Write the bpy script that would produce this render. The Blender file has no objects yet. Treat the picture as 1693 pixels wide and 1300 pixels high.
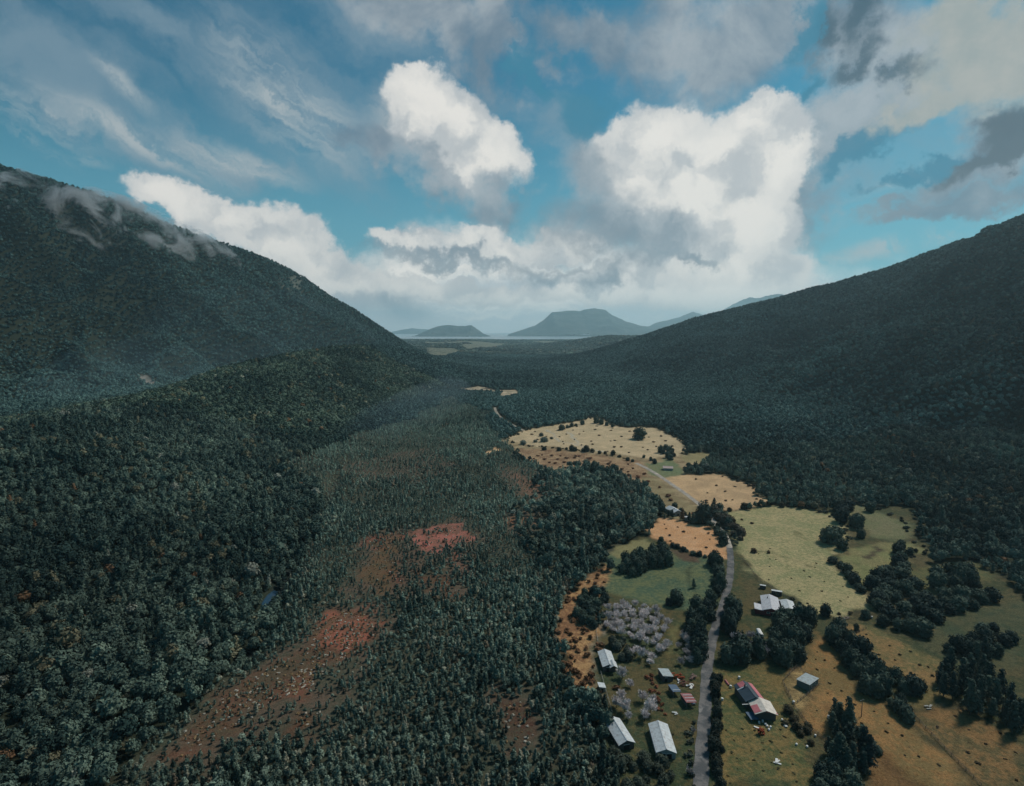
import bpy, bmesh, math, random
import numpy as np
from mathutils import Vector, Matrix

R = math.radians
SC = bpy.context.scene
COL = SC.collection
rng = np.random.default_rng(7)
random.seed(7)

# ------------------------------------------------------------------ camera
F, CX, CY, H = 940.0, 846.5, 650.0, 150.0
PITCH = math.atan(105 / 940)
cam = bpy.data.cameras.new('camera')
cam.sensor_width = 36
cam.lens = 36 * F / 1693
cam.clip_start = 1
cam.clip_end = 120000
cam_o = bpy.data.objects.new('camera', cam)
cam_o.location = (0, 0, H)
cam_o.rotation_euler = (math.pi / 2 - PITCH, 0, 0)
COL.objects.link(cam_o)
SC.camera = cam_o

def ray(px, py):
    u = (px - CX) / F
    v = -(py - CY) / F
    return (u, math.cos(PITCH) + v * math.sin(PITCH), -math.sin(PITCH) + v * math.cos(PITCH))

# ------------------------------------------------------------------ render settings
SC.view_settings.view_transform = 'Standard'
SC.view_settings.look = 'None'
SC.view_settings.exposure = 0.14
SC.view_settings.gamma = 1.0
SC.render.engine = 'CYCLES'
SC.cycles.use_denoising = True
SC.cycles.max_bounces = 5
SC.cycles.diffuse_bounces = 2
SC.cycles.glossy_bounces = 2
SC.cycles.transmission_bounces = 2
SC.cycles.volume_bounces = 1
SC.cycles.transparent_max_bounces = 8
SC.cycles.volume_max_steps = 64
SC.cycles.use_adaptive_sampling = True
SC.cycles.adaptive_threshold = 0.02

# ------------------------------------------------------------------ sun
SUN_AZ, SUN_EL = 55, 48          # degrees clockwise from the view direction, above the horizon
sun = bpy.data.lights.new('sun', 'SUN')
sun.energy = 2.6
sun.angle = R(9)
sun.color = (1.0, 0.92, 0.81)
sun_o = bpy.data.objects.new('sun', sun)
sd = Vector((math.sin(R(SUN_AZ)) * math.cos(R(SUN_EL)), math.cos(R(SUN_AZ)) * math.cos(R(SUN_EL)), math.sin(R(SUN_EL))))
sun_o.rotation_euler = sd.to_track_quat('Z', 'Y').to_euler()
sun_o.location = (0, 0, 900)
COL.objects.link(sun_o)

# ------------------------------------------------------------------ node helper
class NT:
    def __init__(s, tree):
        s.t = tree
        tree.nodes.clear()
    def n(s, typ, ins=None, **kw):
        nd = s.t.nodes.new(typ)
        for k, v in kw.items():
            setattr(nd, k, v)
        for k, v in (ins or {}).items():
            if isinstance(v, bpy.types.NodeSocket):
                s.t.links.new(v, nd.inputs[k])
            else:
                nd.inputs[k].default_value = v
        return nd
    def m(s, op, a, b=0.0, c=None, clamp=False):
        ins = {0: a, 1: b}
        if c is not None:
            ins[2] = c
        return s.n('ShaderNodeMath', ins, operation=op, use_clamp=clamp).outputs[0]
    def vm(s, op, a, b=(0, 0, 0)):
        nd = s.n('ShaderNodeVectorMath', {0: a, 1: b}, operation=op)
        return nd.outputs['Value'] if op in ('LENGTH', 'DOT_PRODUCT') else nd.outputs[0]
    def mix(s, f, a, b, mode='MIX'):
        nd = s.n('ShaderNodeMix', data_type='RGBA', blend_type=mode, clamp_factor=True)
        for i, v in ((0, f), (6, a), (7, b)):
            if isinstance(v, bpy.types.NodeSocket):
                s.t.links.new(v, nd.inputs[i])
            else:
                nd.inputs[i].default_value = (*v, 1) if isinstance(v, tuple) and len(v) == 3 else v
        return nd.outputs[2]
    def ss(s, x, lo, hi):
        return s.n('ShaderNodeMapRange', {0: x, 1: lo, 2: hi, 3: 0.0, 4: 1.0}, interpolation_type='SMOOTHSTEP').outputs[0]
    def noise(s, vec, scale, detail=4.0, rough=0.55, dist=0.0, col=False):
        nd = s.n('ShaderNodeTexNoise', {'Vector': vec, 'Scale': scale, 'Detail': detail, 'Roughness': rough, 'Distortion': dist})
        return nd.outputs['Color' if col else 'Fac']

# ------------------------------------------------------------------ sky: Nishita blue with procedural clouds laid out by azimuth and elevation
world = bpy.data.worlds.new('World')
SC.world = world
world.use_nodes = True
world.cycles.sampling_method = 'MANUAL'
world.cycles.sample_map_resolution = 512
W = NT(world.node_tree)

def azel(px, py):
    d = Vector(ray(px, py)).normalized()
    return math.atan2(d.x, d.y), math.asin(d.z)

def build_sky():
    dirv = W.n('ShaderNodeTexCoord').outputs['Generated']
    sep = W.n('ShaderNodeSeparateXYZ', {0: dirv})
    az = W.m('ARCTAN2', sep.outputs[0], sep.outputs[1])
    el = W.m('ARCSINE', sep.outputs[2])
    sky = W.n('ShaderNodeTexSky', sky_type='NISHITA', sun_disc=False, sun_elevation=R(SUN_EL),
              sun_rotation=R(SUN_AZ), altitude=150, air_density=1.0, dust_density=0.6, ozone_density=1.5).outputs[0]
    K = 10.0                                   # the Background strength is 0.1
    def c3(r, g, b): return (r * K, g * K, b * K)
    base = W.mix(1.0, sky, (0.13, 0.52, 0.54), 'MULTIPLY')
    hz = W.ss(el, 0.40, 0.0)
    base = W.mix(W.m('MULTIPLY', hz, 0.80), base, c3(0.15, 0.37, 0.465))
    wv = W.vm('SUBTRACT', W.noise(dirv, 7.0, 7.0, 0.62, col=True), (0.5, 0.5, 0.5))
    wf = W.vm('SUBTRACT', W.noise(dirv, 24.0, 7.0, 0.70, col=True), (0.5, 0.5, 0.5))
    ae = W.n('ShaderNodeCombineXYZ', {0: az, 1: el, 2: 1.0}).outputs[0]
    aew = W.vm('ADD', W.vm('ADD', ae, W.vm('MULTIPLY', wv, (0.12, 0.11, 0.0))), W.vm('MULTIPLY', wf, (0.050, 0.050, 0.0)))
    aew2 = W.vm('ADD', aew, W.vm('MULTIPLY', wv, (0.14, 0.10, 0.0)))
    billow = W.noise(dirv, 9.0, 9.0, 0.62)
    fine = W.noise(dirv, 26.0, 6.0, 0.6)

    def blobs(coord, lst):
        cur = None
        for (cx, cy, rx, ry, rot) in lst:
            a0, e0 = azel(cx, cy)
            ra = abs(azel(cx + rx, cy)[0] - azel(cx - rx, cy)[0]) / 2
            re = abs(azel(cx, cy - ry)[1] - azel(cx, cy + ry)[1]) / 2
            c, s = math.cos(-R(rot)), math.sin(-R(rot))
            u = W.vm('DOT_PRODUCT', coord, (c / ra, s / ra, -(a0 * c + e0 * s) / ra))
            v = W.vm('DOT_PRODUCT', coord, (-s / re, c / re, (a0 * s - e0 * c) / re))
            ln = W.m('SQRT', W.m('MULTIPLY_ADD', u, u, W.m('MULTIPLY', v, v)))
            cur = ln if cur is None else W.m('SMOOTH_MIN', cur, ln, 0.35)
        return W.m('SUBTRACT', 1.0, cur)       # > 0 inside

    def field(lst, coord, amp, nz=None):
        b = blobs(coord, lst)
        return W.m('ADD', b, W.m('MULTIPLY', W.m('SUBTRACT', nz if nz is not None else billow, 0.5), amp))
    def over(col, mask, k, new):
        return W.mix(W.m('MULTIPLY', mask, k), col, new)

    # streaky high cloud, drawn out along the wind
    def streaks(rot, sx, sy, sc, detail=8.0):
        c, s = math.cos(R(rot)), math.sin(R(rot))
        p = W.n('ShaderNodeCombineXYZ', {0: W.vm('DOT_PRODUCT', aew, (c * sx, s * sx, 0)), 1: W.vm('DOT_PRODUCT', aew, (-s * sy, c * sy, 0)), 2: 0.3}).outputs[0]
        return W.noise(p, sc, detail, 0.66)
    st1 = streaks(-27, 2.4, 9.0, 1.5)
    st2 = streaks(-27, 5.0, 26.0, 1.5)
    aes = W.vm('ADD', ae, W.vm('MULTIPLY', wv, (0.05, 0.05, 0.0)))
    veil = field([(470, 150, 260, 130, 32), (200, 215, 340, 70, 22), (390, 262, 170, 45, 14), (120, 120, 260, 110, 25),
                  (640, 60, 220, 90, 20), (40, 60, 170, 100, 20), (560, 250, 110, 100, 40), (250, 60, 220, 70, 20),
                  (900, 200, 70, 110, -60), (1400, 310, 190, 60, -20), (1560, 300, 200, 60, -15)], aew2, 1.9, st1)
    col = over(base, W.ss(veil, -0.15, 1.15), 0.74, c3(0.185, 0.27, 0.335))
    vb = blobs(aes, [(390, 266, 150, 30, 14), (230, 232, 220, 32, 20), (50, 185, 170, 40, 20), (480, 170, 190, 90, 35), (70, 245, 80, 16, 30), (140, 264, 60, 12, 15), (660, 200, 70, 70, 30), (210, 150, 80, 20, 35),
                     (850, 60, 30, 70, -15), (1600, 300, 150, 14, -14), (1640, 335, 110, 12, -12), (1480, 300, 110, 16, -20), (1500, 405, 260, 22, -12)])
    col = over(col, W.m('MULTIPLY', W.ss(vb, -0.15, 0.9), W.ss(W.m('ADD', W.m('MULTIPLY', st2, 0.65), W.m('MULTIPLY', st1, 0.35)), 0.40, 0.62)), 0.95, c3(0.37, 0.42, 0.44))

    # grey middle cloud
    grey = field([(1130, 85, 160, 95, 10), (1240, 60, 100, 90, -20), (965, 55, 95, 62, 20), (820, 60, 50, 110, -10), (700, 35, 170, 55, 15),
                  (1420, 190, 160, 70, -25), (1480, 60, 140, 100, -40), (1390, 60, 100, 70, -40), (1660, 230, 90, 90, -30), (1600, 300, 120, 30, -20),
                  (1340, 330, 60, 100, 10), (1000, 310, 90, 70, 30), (1060, 385, 120, 45, 12), (620, 245, 62, 42, 20), (730, 275, 160, 50, 38), (815, 350, 55, 55, 60),
                  (1560, 350, 180, 22, -10), (1250, 350, 60, 100, 0), (860, 458, 300, 34, 3), (560, 470, 90, 40, 20)], aew2, 1.1)
    g = W.ss(grey, -0.30, 0.62)
    gshade = W.ss(W.noise(W.vm('ADD', dirv, (0.3, 0.1, 0.0)), 6.0, 7.0, 0.6, 0.3), 0.34, 0.68)
    gcol = W.mix(gshade, c3(0.125, 0.185, 0.245), c3(0.37, 0.405, 0.43))
    col = over(col, g, 0.90, gcol)
    dk = field([(1500, 115, 60, 28, -25), (1440, 20, 90, 60, -50), (1350, 80, 50, 100, 20), (1420, 110, 90, 40, -30)], aew2, 1.2)
    col = over(col, W.ss(dk, 0.0, 0.9), 0.85, c3(0.038, 0.085, 0.125))
    # blue openings in the grey
    op = field([(1315, 70, 34, 85, 15), (1318, 175, 26, 50, 35), (965, 195, 80, 66, 30), (900, 110, 22, 80, -25), (1440, 245, 100, 32, -15), (1550, 275, 80, 26, -15), (1500, 300, 80, 20, -15)], aew2, 1.2)
    col = over(col, W.ss(op, -0.05, 0.6), 0.85, c3(0.035, 0.185, 0.285))

    # creamy cloud, upper right
    cream = field([(1620, 110, 140, 115, 0), (1600, 40, 110, 90, 0), (1530, 185, 85, 42, -20), (1690, 60, 130, 120, 0)], aew2, 0.8)
    cc = W.mix(W.ss(fine, 0.25, 0.75), c3(0.28, 0.325, 0.325), c3(0.37, 0.385, 0.365))
    col = over(col, W.ss(cream, -0.10, 0.60), 1.0, cc)
    gr2 = field([(1690, 205, 90, 62, -35), (1640, 265, 100, 28, -20)], aew2, 0.9)
    col = over(col, W.ss(gr2, -0.15, 0.5), 0.92, c3(0.075, 0.11, 0.14))

    # low pale cloud bank and the grey air under it
    side = W.ss(W.m('ABSOLUTE', W.m('SUBTRACT', az, 0.08)), 0.68, 0.22)
    low = W.m('ADD', W.m('MULTIPLY', W.m('SUBTRACT', W.m('MULTIPLY_ADD', side, 0.13, 0.045), el), 9.0), W.m('MULTIPLY', W.m('SUBTRACT', billow, 0.5), 1.6))
    lowm = W.m('MULTIPLY', W.ss(low, 0.0, 0.8), W.ss(side, 0.0, 0.35))
    st3 = streaks(4, 2.2, 15.0, 2.0)
    lift = W.m('MULTIPLY', W.ss(el, 0.055, 0.10), 0.16)
    strat = W.ss(W.m('ADD', st3, lift), 0.47, 0.66)
    lcol = W.mix(strat, c3(0.52, 0.57, 0.595), c3(0.84, 0.81, 0.76))
    col = over(col, lowm, 1.0, lcol)

    # bright cumulus: lit tops, soft shaded undersides
    bright = [(690, 165, 66, 44, 15), (765, 205, 92, 66, 38), (800, 262, 72, 60, 35), (700, 215, 70, 54, 20), (750, 262, 100, 46, 35), (730, 180, 70, 46, 0),
              (1075, 240, 105, 66, -18), (1190, 270, 140, 90, 0), (1235, 370, 115, 105, 0), (1170, 430, 150, 60, 10), (1290, 270, 62, 80, 0),
              (1245, 205, 58, 48, 0), (1070, 320, 85, 65, 20), (1260, 450, 90, 46, 0), (1150, 350, 100, 90, 0),
              (285, 330, 90, 34, 14), (370, 358, 110, 44, 14), (460, 395, 100, 62, 22), (540, 445, 100, 60, 25), (610, 490, 130, 50, 20),
              (700, 395, 90, 26, 6), (800, 406, 100, 26, 8), (930, 408, 70, 28, 0), (760, 478, 200, 22, 4), (1000, 480, 230, 26, 2), (1180, 485, 180, 34, 0)]
    
    up = W.vm('ADD', aew, (0.02, -0.055, 0.0))
    shade = field([(1000, 345, 80, 64, 40), (1080, 395, 105, 38, 15), (1110, 424, 90, 16, 4), (650, 305, 90, 34, 38), (745, 318, 120, 26, 35), (825, 330, 40, 40, 40),
                   (1130, 70, 160, 90, 10), (1190, 130, 90, 30, -15), (770, 430, 130, 15, 10), (690, 414, 70, 10, 10), (920, 442, 120, 20, 3), (1010, 445, 60, 18, 10), (480, 480, 140, 30, 28), (640, 520, 200, 30, 4), (900, 520, 200, 20, 2)], aew2, 1.1)
    sh = W.ss(shade, -0.35, 0.65)
    cum = W.m('ADD', field(bright, aew, 0.75), W.m('MULTIPLY', W.m('SUBTRACT', fine, 0.5), 0.45))
    cm = W.n('ShaderNodeMapRange', {0: cum, 1: W.m('MULTIPLY_ADD', sh, -0.35, -0.06), 2: W.m('MULTIPLY_ADD', sh, 0.50, 0.24), 3: 0.0, 4: 1.0}, interpolation_type='SMOOTHSTEP').outputs[0]
    relief = W.ss(W.m('SUBTRACT', W.noise(aew, 11.0, 6.0, 0.5), W.noise(up, 11.0, 6.0, 0.5)), -0.20, 0.08)
    core = W.ss(cum, 0.02, 0.75)
    ccol = W.mix(W.m('MULTIPLY', relief, W.m('MULTIPLY_ADD', core, 0.55, 0.45)), c3(0.46, 0.485, 0.50), c3(0.76, 0.735, 0.69))
    ccol = over(ccol, sh, 0.90, W.mix(relief, c3(0.21, 0.265, 0.315), c3(0.36, 0.40, 0.43)))
    col = over(col, cm, 0.97, ccol)
    und = field([(750, 424, 150, 15, 8), (905, 440, 125, 16, 4), (1010, 405, 130, 36, 15), (1150, 432, 60, 14, 4),
                 (1470, 376, 70, 14, 2), (1010, 460, 60, 18, 0)], aew2, 1.1)
    col = over(col, W.ss(und, -0.30, 0.85), 0.75, c3(0.175, 0.23, 0.28))
    bg = W.n('ShaderNodeBackground', {0: col, 1: 0.1})
    W.n('ShaderNodeOutputWorld', {0: bg.outputs[0]})
build_sky()

# ------------------------------------------------------------------ numeric noise
def _hash(ix, iy, seed):
    h = (ix.astype(np.int64) * 374761393 + iy.astype(np.int64) * 668265263 + seed * 974711) & 0xffffffff
    h = ((h ^ (h >> 13)) * 1274126177) & 0xffffffff
    h = (h ^ (h >> 16)) & 0xffffffff
    return h / 4294967295.0
def vnoise(x, y, seed=0):
    ix, iy = np.floor(x), np.floor(y)
    fx, fy = x - ix, y - iy
    fx = fx * fx * (3 - 2 * fx); fy = fy * fy * (3 - 2 * fy)
    a = _hash(ix, iy, seed); b = _hash(ix + 1, iy, seed); c = _hash(ix, iy + 1, seed); d = _hash(ix + 1, iy + 1, seed)
    return (a + (b - a) * fx) * (1 - fy) + (c + (d - c) * fx) * fy
def fbm(x, y, size, octaves=4, seed=0):
    s, a, t = 0, 1.0, 0
    for i in range(octaves):
        s = s + a * (vnoise(x / size * 2 ** i + 17.3 * i, y / size * 2 ** i - 9.1 * i, seed + i) - 0.5)
        t += a; a *= 0.5
    return s / t * 2          # about -1 .. 1
def sst(x, lo, hi):
    t = np.clip((x - lo) / (hi - lo), 0, 1)
    return t * t * (3 - 2 * t)

# ------------------------------------------------------------------ terrain
def seg_near(x, y, pts):
    """distance to a polyline, and the interpolated further columns of its points"""
    best = np.full(np.shape(x), 1e18)
    out = np.zeros(np.shape(x) + (pts.shape[1] - 2,))
    for a, b in zip(pts[:-1], pts[1:]):
        dx, dy = b[0] - a[0], b[1] - a[1]
        t = np.clip(((x - a[0]) * dx + (y - a[1]) * dy) / (dx * dx + dy * dy), 0, 1)
        d = (x - a[0] - t * dx) ** 2 + (y - a[1] - t * dy) ** 2
        m = d < best
        best = np.where(m, d, best)
        for k in range(2, pts.shape[1]):
            out[..., k - 2] = np.where(m, a[k] + t * (b[k] - a[k]), out[..., k - 2])
    return np.sqrt(best), out

GULLY = None
def base_floor(x, y):
    left = sst(-x, 130, 420)
    z = 24 * left + left * 7 * fbm(x, y, 130, 3, 3) + 1.2 * fbm(x, y, 90, 3, 5)
    z = z + 5 * sst(x, 180, 420)
    z = z * sst(y, 9000, 6000)
    return z

def crest(P0, P1, pixels, cut=8):
    """follow the ground line P0-P1 and take each point's height from the skyline direction there"""
    out = []
    for px, py in pixels:
        d = ray(px, py)
        k = d[0] / d[1]
        ex, ey = P1[0] - P0[0], P1[1] - P0[1]
        t = (k * P0[1] - P0[0]) / (ex - k * ey)
        x, y = P0[0] + t * ex, P0[1] + t * ey
        out.append((x, y, H + d[2] / d[1] * y - cut))
    return out
def ridge(points, widths):
    p = np.array(points, float)
    p[:, 2] = np.maximum(p[:, 2] - base_floor(p[:, 0], p[:, 1]), 0)
    return np.column_stack([p, widths])

LEFT = crest((-1400, 1555), (-430, 2600), [(0, 272), (100, 298), (180, 325), (240, 350), (300, 375), (370, 400), (450, 430), (500, 455), (540, 485), (600, 520), (650, 555), (690, 585)])
LEFT = [(-2000, -400, 760), (-1900, 500, 720), (-1680, 1150, 660)] + LEFT + [(-330, 2750, 4)]
LEFT = ridge(LEFT, [900, 900, 820] + [760 - 480 * i / 11 for i in range(12)] + [230])
RIGHT = crest((1450, 1610), (380, 3130), [(1693, 355), (1600, 392), (1500, 430), (1400, 460), (1300, 487), (1200, 512), (1150, 525), (1100, 545), (1050, 560), (1000, 578), (960, 590)])
RIGHT = [(1700, -400, 560), (1640, 500, 560), (1560, 1200, 520)] + RIGHT + [(300, 3250, 2)]
RIGHT = ridge(RIGHT, [1300, 1280, 1200] + [1130 - 700 * i / 10 for i in range(11)] + [350])
def spur_pt(px, py, y, cut=8):
    d = ray(px, py); return (d[0] / d[1] * y, y, H + d[2] / d[1] * y - cut)
SPUR = [(-560, 100, 40), (-520, 300, 50)] + [spur_pt(*a) for a in [(0, 704, 480), (180, 680, 640), (300, 642, 800), (350, 622, 900), (400, 600, 1010), (500, 579, 1200), (600, 569, 1450), (680, 577, 1800), (735, 600, 2150), (775, 628, 2350)]]
SPUR = ridge(SPUR, [210, 200, 185, 190, 205, 215, 225, 245, 260, 260, 220, 160])
# low dark hills beyond the toe of the right-hand slope
FARH = [spur_pt(1060, 556, 4300, 4), spur_pt(1000, 556, 4700, 4), spur_pt(960, 562, 5000, 4), spur_pt(900, 570, 5300, 2)]
FARH = ridge([(1500, 4000, 120)] + FARH, [700, 600, 550, 450, 400])

def prof(s):
    s = np.clip(s, 0, 1)
    return 0.55 * (1 - s) * (1 - 0.25 * s) + 0.45 * 0.5 * (1 + np.cos(np.pi * s))
RIDGES = [(LEFT, 0.25, 11), (RIGHT, 0.20, 23), (SPUR, 0.16, 31), (FARH, 0.15, 41)]
def terrain(x, y):
    x = np.asarray(x, float); y = np.asarray(y, float)
    acc = np.zeros(np.broadcast(x, y).shape)
    for pts, amp, seed in RIDGES:
        d, o = seg_near(x, y, pts)
        h, w = o[..., 0], o[..., 1]
        s = d / w
        g = prof(s)
        nz = fbm(x, y, 260, 4, seed) * sst(s, 0.02, 0.35) * (1 - sst(s, 0.75, 1.0))
        rid = -np.abs(fbm(x, y, 190, 3, seed + 5)) * sst(s, 0.03, 0.3) * (1 - sst(s, 0.8, 1.0))
        hh = h * (1 + 0.028 * fbm(x, y, 120, 4, seed + 9)) * (g + amp * 0.55 * nz + amp * 0.9 * rid)
        acc = acc + np.maximum(hh, 0) ** 3
    z = base_floor(x, y) + np.cbrt(acc)
    if GULLY is not None:
        d, _ = seg_near(x, y, GULLY)
        z = z - 6 * np.exp(-(d / 8.0) ** 2)
    z = z - 9 * sst(y, 7900, 8500)
    return z

def hit(px, py, lo=120, hi=14000, n=420):
    d = ray(px, py)
    t = np.geomspace(lo, hi, n)
    below = (H + d[2] * t) < terrain(d[0] * t, d[1] * t)
    i = int(np.argmax(below)) if below.any() else n - 1
    if below.any() and i > 0:
        a, b = t[i - 1], t[i]
        for _ in range(12):
            m = (a + b) / 2
            if H + d[2] * m < float(terrain(np.array([d[0] * m]), np.array([d[1] * m]))[0]): b = m
            else: a = m
        tt = b
    else:
        tt = t[i]
    return (d[0] * tt, d[1] * tt, H + d[2] * tt)
def at(px, py):
    """ground point seen at a pixel of the photograph, on the plain terrain"""
    return hit(px, py)
def g_z(x, y):
    return float(terrain(np.array([x]), np.array([y]))[0])

_g = [at(*p)[:2] for p in [(560, 790), (535, 830), (515, 870), (480, 930), (455, 975), (440, 1010), (425, 1050), (390, 1090)]]
GULLY = np.array([(*p, 0) for p in _g])

def poly(px_list):
    return np.array([at(*p)[:2] for p in px_list])
def inside(x, y, P):
    r = np.zeros(np.shape(x), bool)
    j = len(P) - 1
    for i in range(len(P)):
        xi, yi = P[i]; xj, yj = P[j]
        if yi != yj:
            c = ((yi > y) != (yj > y)) & (x < (xj - xi) * (y - yi) / (yj - yi) + xi)
            r ^= c
        j = i
    return r
def edge_d(x, y, P):
    d, _ = seg_near(x, y, np.column_stack([np.vstack([P, P[:1]]), np.zeros(len(P) + 1)]))
    return d

# ------------------------------------------------------------------ open land, outlined where it lies on the ground
FOREST_FLOOR = (0.030, 0.038, 0.024)
TAN, ORANGE, PALE = (0.60, 0.40, 0.225), (0.55, 0.31, 0.155), (0.27, 0.29, 0.125)
# (outline, colour, second colour, amount of second, spare trees?)  later ones lie over earlier ones
OPEN = [
 # ground of the settlement strip on both sides of the road
 ([(1020, 915), (1060, 890), (1180, 915), (1230, 890), (1260, 960), (1340, 1010), (1420, 1010), (1440, 1060), (1400, 1110), (1340, 1200), (1380, 1420), (1050, 1420), (1010, 1230), (985, 1160), (985, 1050), (1000, 985)], (0.055, 0.075, 0.038), (0.14, 0.10, 0.045), 0.40),
 ([(1200, 845), (1500, 835), (1515, 880), (1530, 905), (1545, 932), (1640, 945), (1693, 985), (1800, 1060), (1800, 1420), (1340, 1420), (1310, 1100), (1230, 960)], (0.060, 0.072, 0.036), (0.13, 0.10, 0.05), 0.45),
 # far tan pasture, either side of the scrub line
 ([(828, 730), (877, 709), (935, 699), (988, 690), (1015, 704), (1087, 708), (1120, 725), (1142, 742), (1128, 753), (1095, 757), (1050, 762), (1000, 752), (930, 742), (870, 738)], (0.58, 0.44, 0.27), (0.42, 0.33, 0.20), 0.5),
 ([(835, 728), (870, 735), (1000, 748), (1060, 758), (1120, 752), (1180, 752), (1170, 768), (1130, 775), (1140, 790), (1230, 800), (1200, 845), (1150, 840), (1060, 800), (1000, 775), (860, 755)], (0.40, 0.31, 0.18), (0.22, 0.16, 0.09), 0.6),
 ([(855, 742), (930, 745), (1000, 755), (1062, 765), (1080, 792), (1120, 830), (1100, 834), (1060, 806), (1010, 782), (950, 772), (912, 781), (868, 760)], (0.40, 0.27, 0.155), (0.20, 0.12, 0.07), 0.6),
 ([(800, 747), (822, 740), (828, 745), (806, 752)], TAN, ORANGE, 0.3),
 ([(1125, 753), (1160, 748), (1181, 752), (1165, 768), (1130, 762)], (0.36, 0.30, 0.16), (0.2, 0.17, 0.08), 0.4),
 ([(1068, 768), (1110, 760), (1128, 775), (1140, 790), (1105, 795), (1080, 784)], (0.15, 0.19, 0.10), (0.22, 0.2, 0.1), 0.3),
 ([(1085, 790), (1120, 786), (1190, 785), (1235, 800), (1280, 830), (1250, 838), (1205, 846), (1165, 836), (1125, 806)], TAN, (0.38, 0.26, 0.15), 0.4),
 ([(1060, 788), (1085, 792), (1118, 818), (1160, 845), (1175, 862), (1120, 860), (1100, 845), (1075, 815)], (0.33, 0.27, 0.15), (0.20, 0.15, 0.08), 0.5),
 ([(1088, 857), (1120, 862), (1170, 868), (1192, 884), (1198, 905), (1196, 922), (1160, 918), (1125, 908), (1078, 893), (1082, 870)], (0.64, 0.38, 0.21), (0.50, 0.25, 0.11), 0.4),
 # green fields right of the road
 ([(1203, 850), (1255, 838), (1330, 841), (1378, 850), (1392, 868), (1400, 900), (1375, 925), (1400, 958), (1452, 998), (1400, 1016), (1340, 1010), (1290, 982), (1245, 950), (1224, 925), (1212, 890)], (0.27, 0.265, 0.13), (0.42, 0.34, 0.18), 0.5),
 ([(1385, 830), (1440, 838), (1480, 856), (1512, 885), (1470, 893), (1440, 884), (1418, 858)], (0.16, 0.17, 0.085), (0.2, 0.18, 0.1), 0.5),
 ([(1440, 898), (1500, 893), (1522, 908), (1495, 930), (1460, 960), (1430, 972), (1395, 940), (1390, 920), (1420, 905)], (0.20, 0.21, 0.09), (0.24, 0.2, 0.1), 0.4),
 ([(1420, 921), (1452, 899), (1463, 904), (1431, 926)], (0.055, 0.038, 0.03), (0.07, 0.045, 0.035), 0.3),
 ([(1510, 935), (1620, 930), (1640, 950), (1560, 970), (1500, 985), (1480, 965)], (0.12, 0.13, 0.06), (0.15, 0.12, 0.05), 0.4),
 ([(1545, 1018), (1600, 998), (1693, 988), (1693, 1105), (1600, 1112), (1530, 1070)], (0.060, 0.080, 0.045), (0.10, 0.095, 0.05), 0.5),
 # green field left of the road
 ([(1000, 978), (1008, 922), (1030, 906), (1062, 896), (1090, 906), (1130, 917), (1187, 925), (1190, 985), (1165, 1008), (1110, 1004), (1060, 990)], (0.075, 0.12, 0.075), (0.15, 0.165, 0.08), 0.55),
 ([(1012, 915), (1035, 900), (1064, 895), (1092, 906), (1060, 915), (1025, 930)], (0.26, 0.23, 0.11), (0.2, 0.2, 0.1), 0.4),
 ([(1096, 906), (1130, 912), (1162, 922), (1158, 929), (1120, 922)], (0.12, 0.075, 0.05), (0.1, 0.08, 0.05), 0.4),
 # rusty margin
 ([(935, 1000), (960, 965), (1000, 930), (1012, 960), (1000, 985), (985, 1000), (985, 1045), (985, 1085), (988, 1150), (965, 1158), (935, 1130), (945, 1080), (912, 1050)], (0.24, 0.125, 0.065), (0.42, 0.25, 0.115), 0.6),
 # bottom right
 ([(1190, 1110), (1250, 1095), (1310, 1110), (1325, 1190), (1360, 1300), (1185, 1300), (1190, 1200)], (0.10, 0.115, 0.05), (0.22, 0.15, 0.06), 0.5),
 ([(1345, 1042), (1375, 1062), (1405, 1112), (1440, 1150), (1470, 1165), (1530, 1215), (1620, 1310), (1520, 1310), (1440, 1225), (1395, 1185), (1372, 1220), (1345, 1205), (1318, 1180), (1316, 1155), (1293, 1125), (1318, 1102)], (0.33, 0.185, 0.075), (0.20, 0.14, 0.06), 0.7),
 ([(1295, 1128), (1320, 1100), (1332, 1112), (1355, 1135), (1320, 1165), (1308, 1150)], (0.52, 0.36, 0.16), (0.16, 0.12, 0.06), 0.5),
 ([(1370, 1030), (1430, 1036), (1500, 1065), (1560, 1095), (1560, 1125), (1500, 1138), (1440, 1090), (1400, 1060)], (0.15, 0.135, 0.06), (0.25, 0.16, 0.07), 0.6),
 ([(1470, 1140), (1560, 1130), (1600, 1150), (1500, 1162)], (0.13, 0.12, 0.05), (0.2, 0.14, 0.06), 0.4),
 ([(1492, 1166), (1550, 1170), (1640, 1190), (1693, 1230), (1693, 1300), (1612, 1300), (1540, 1218)], (0.13, 0.105, 0.05), (0.24, 0.14, 0.06), 0.6),
 ([(1415, 1215), (1450, 1235), (1530, 1310), (1450, 1310)], (0.23, 0.14, 0.06), (0.16, 0.09, 0.04), 0.5),
]
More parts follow.
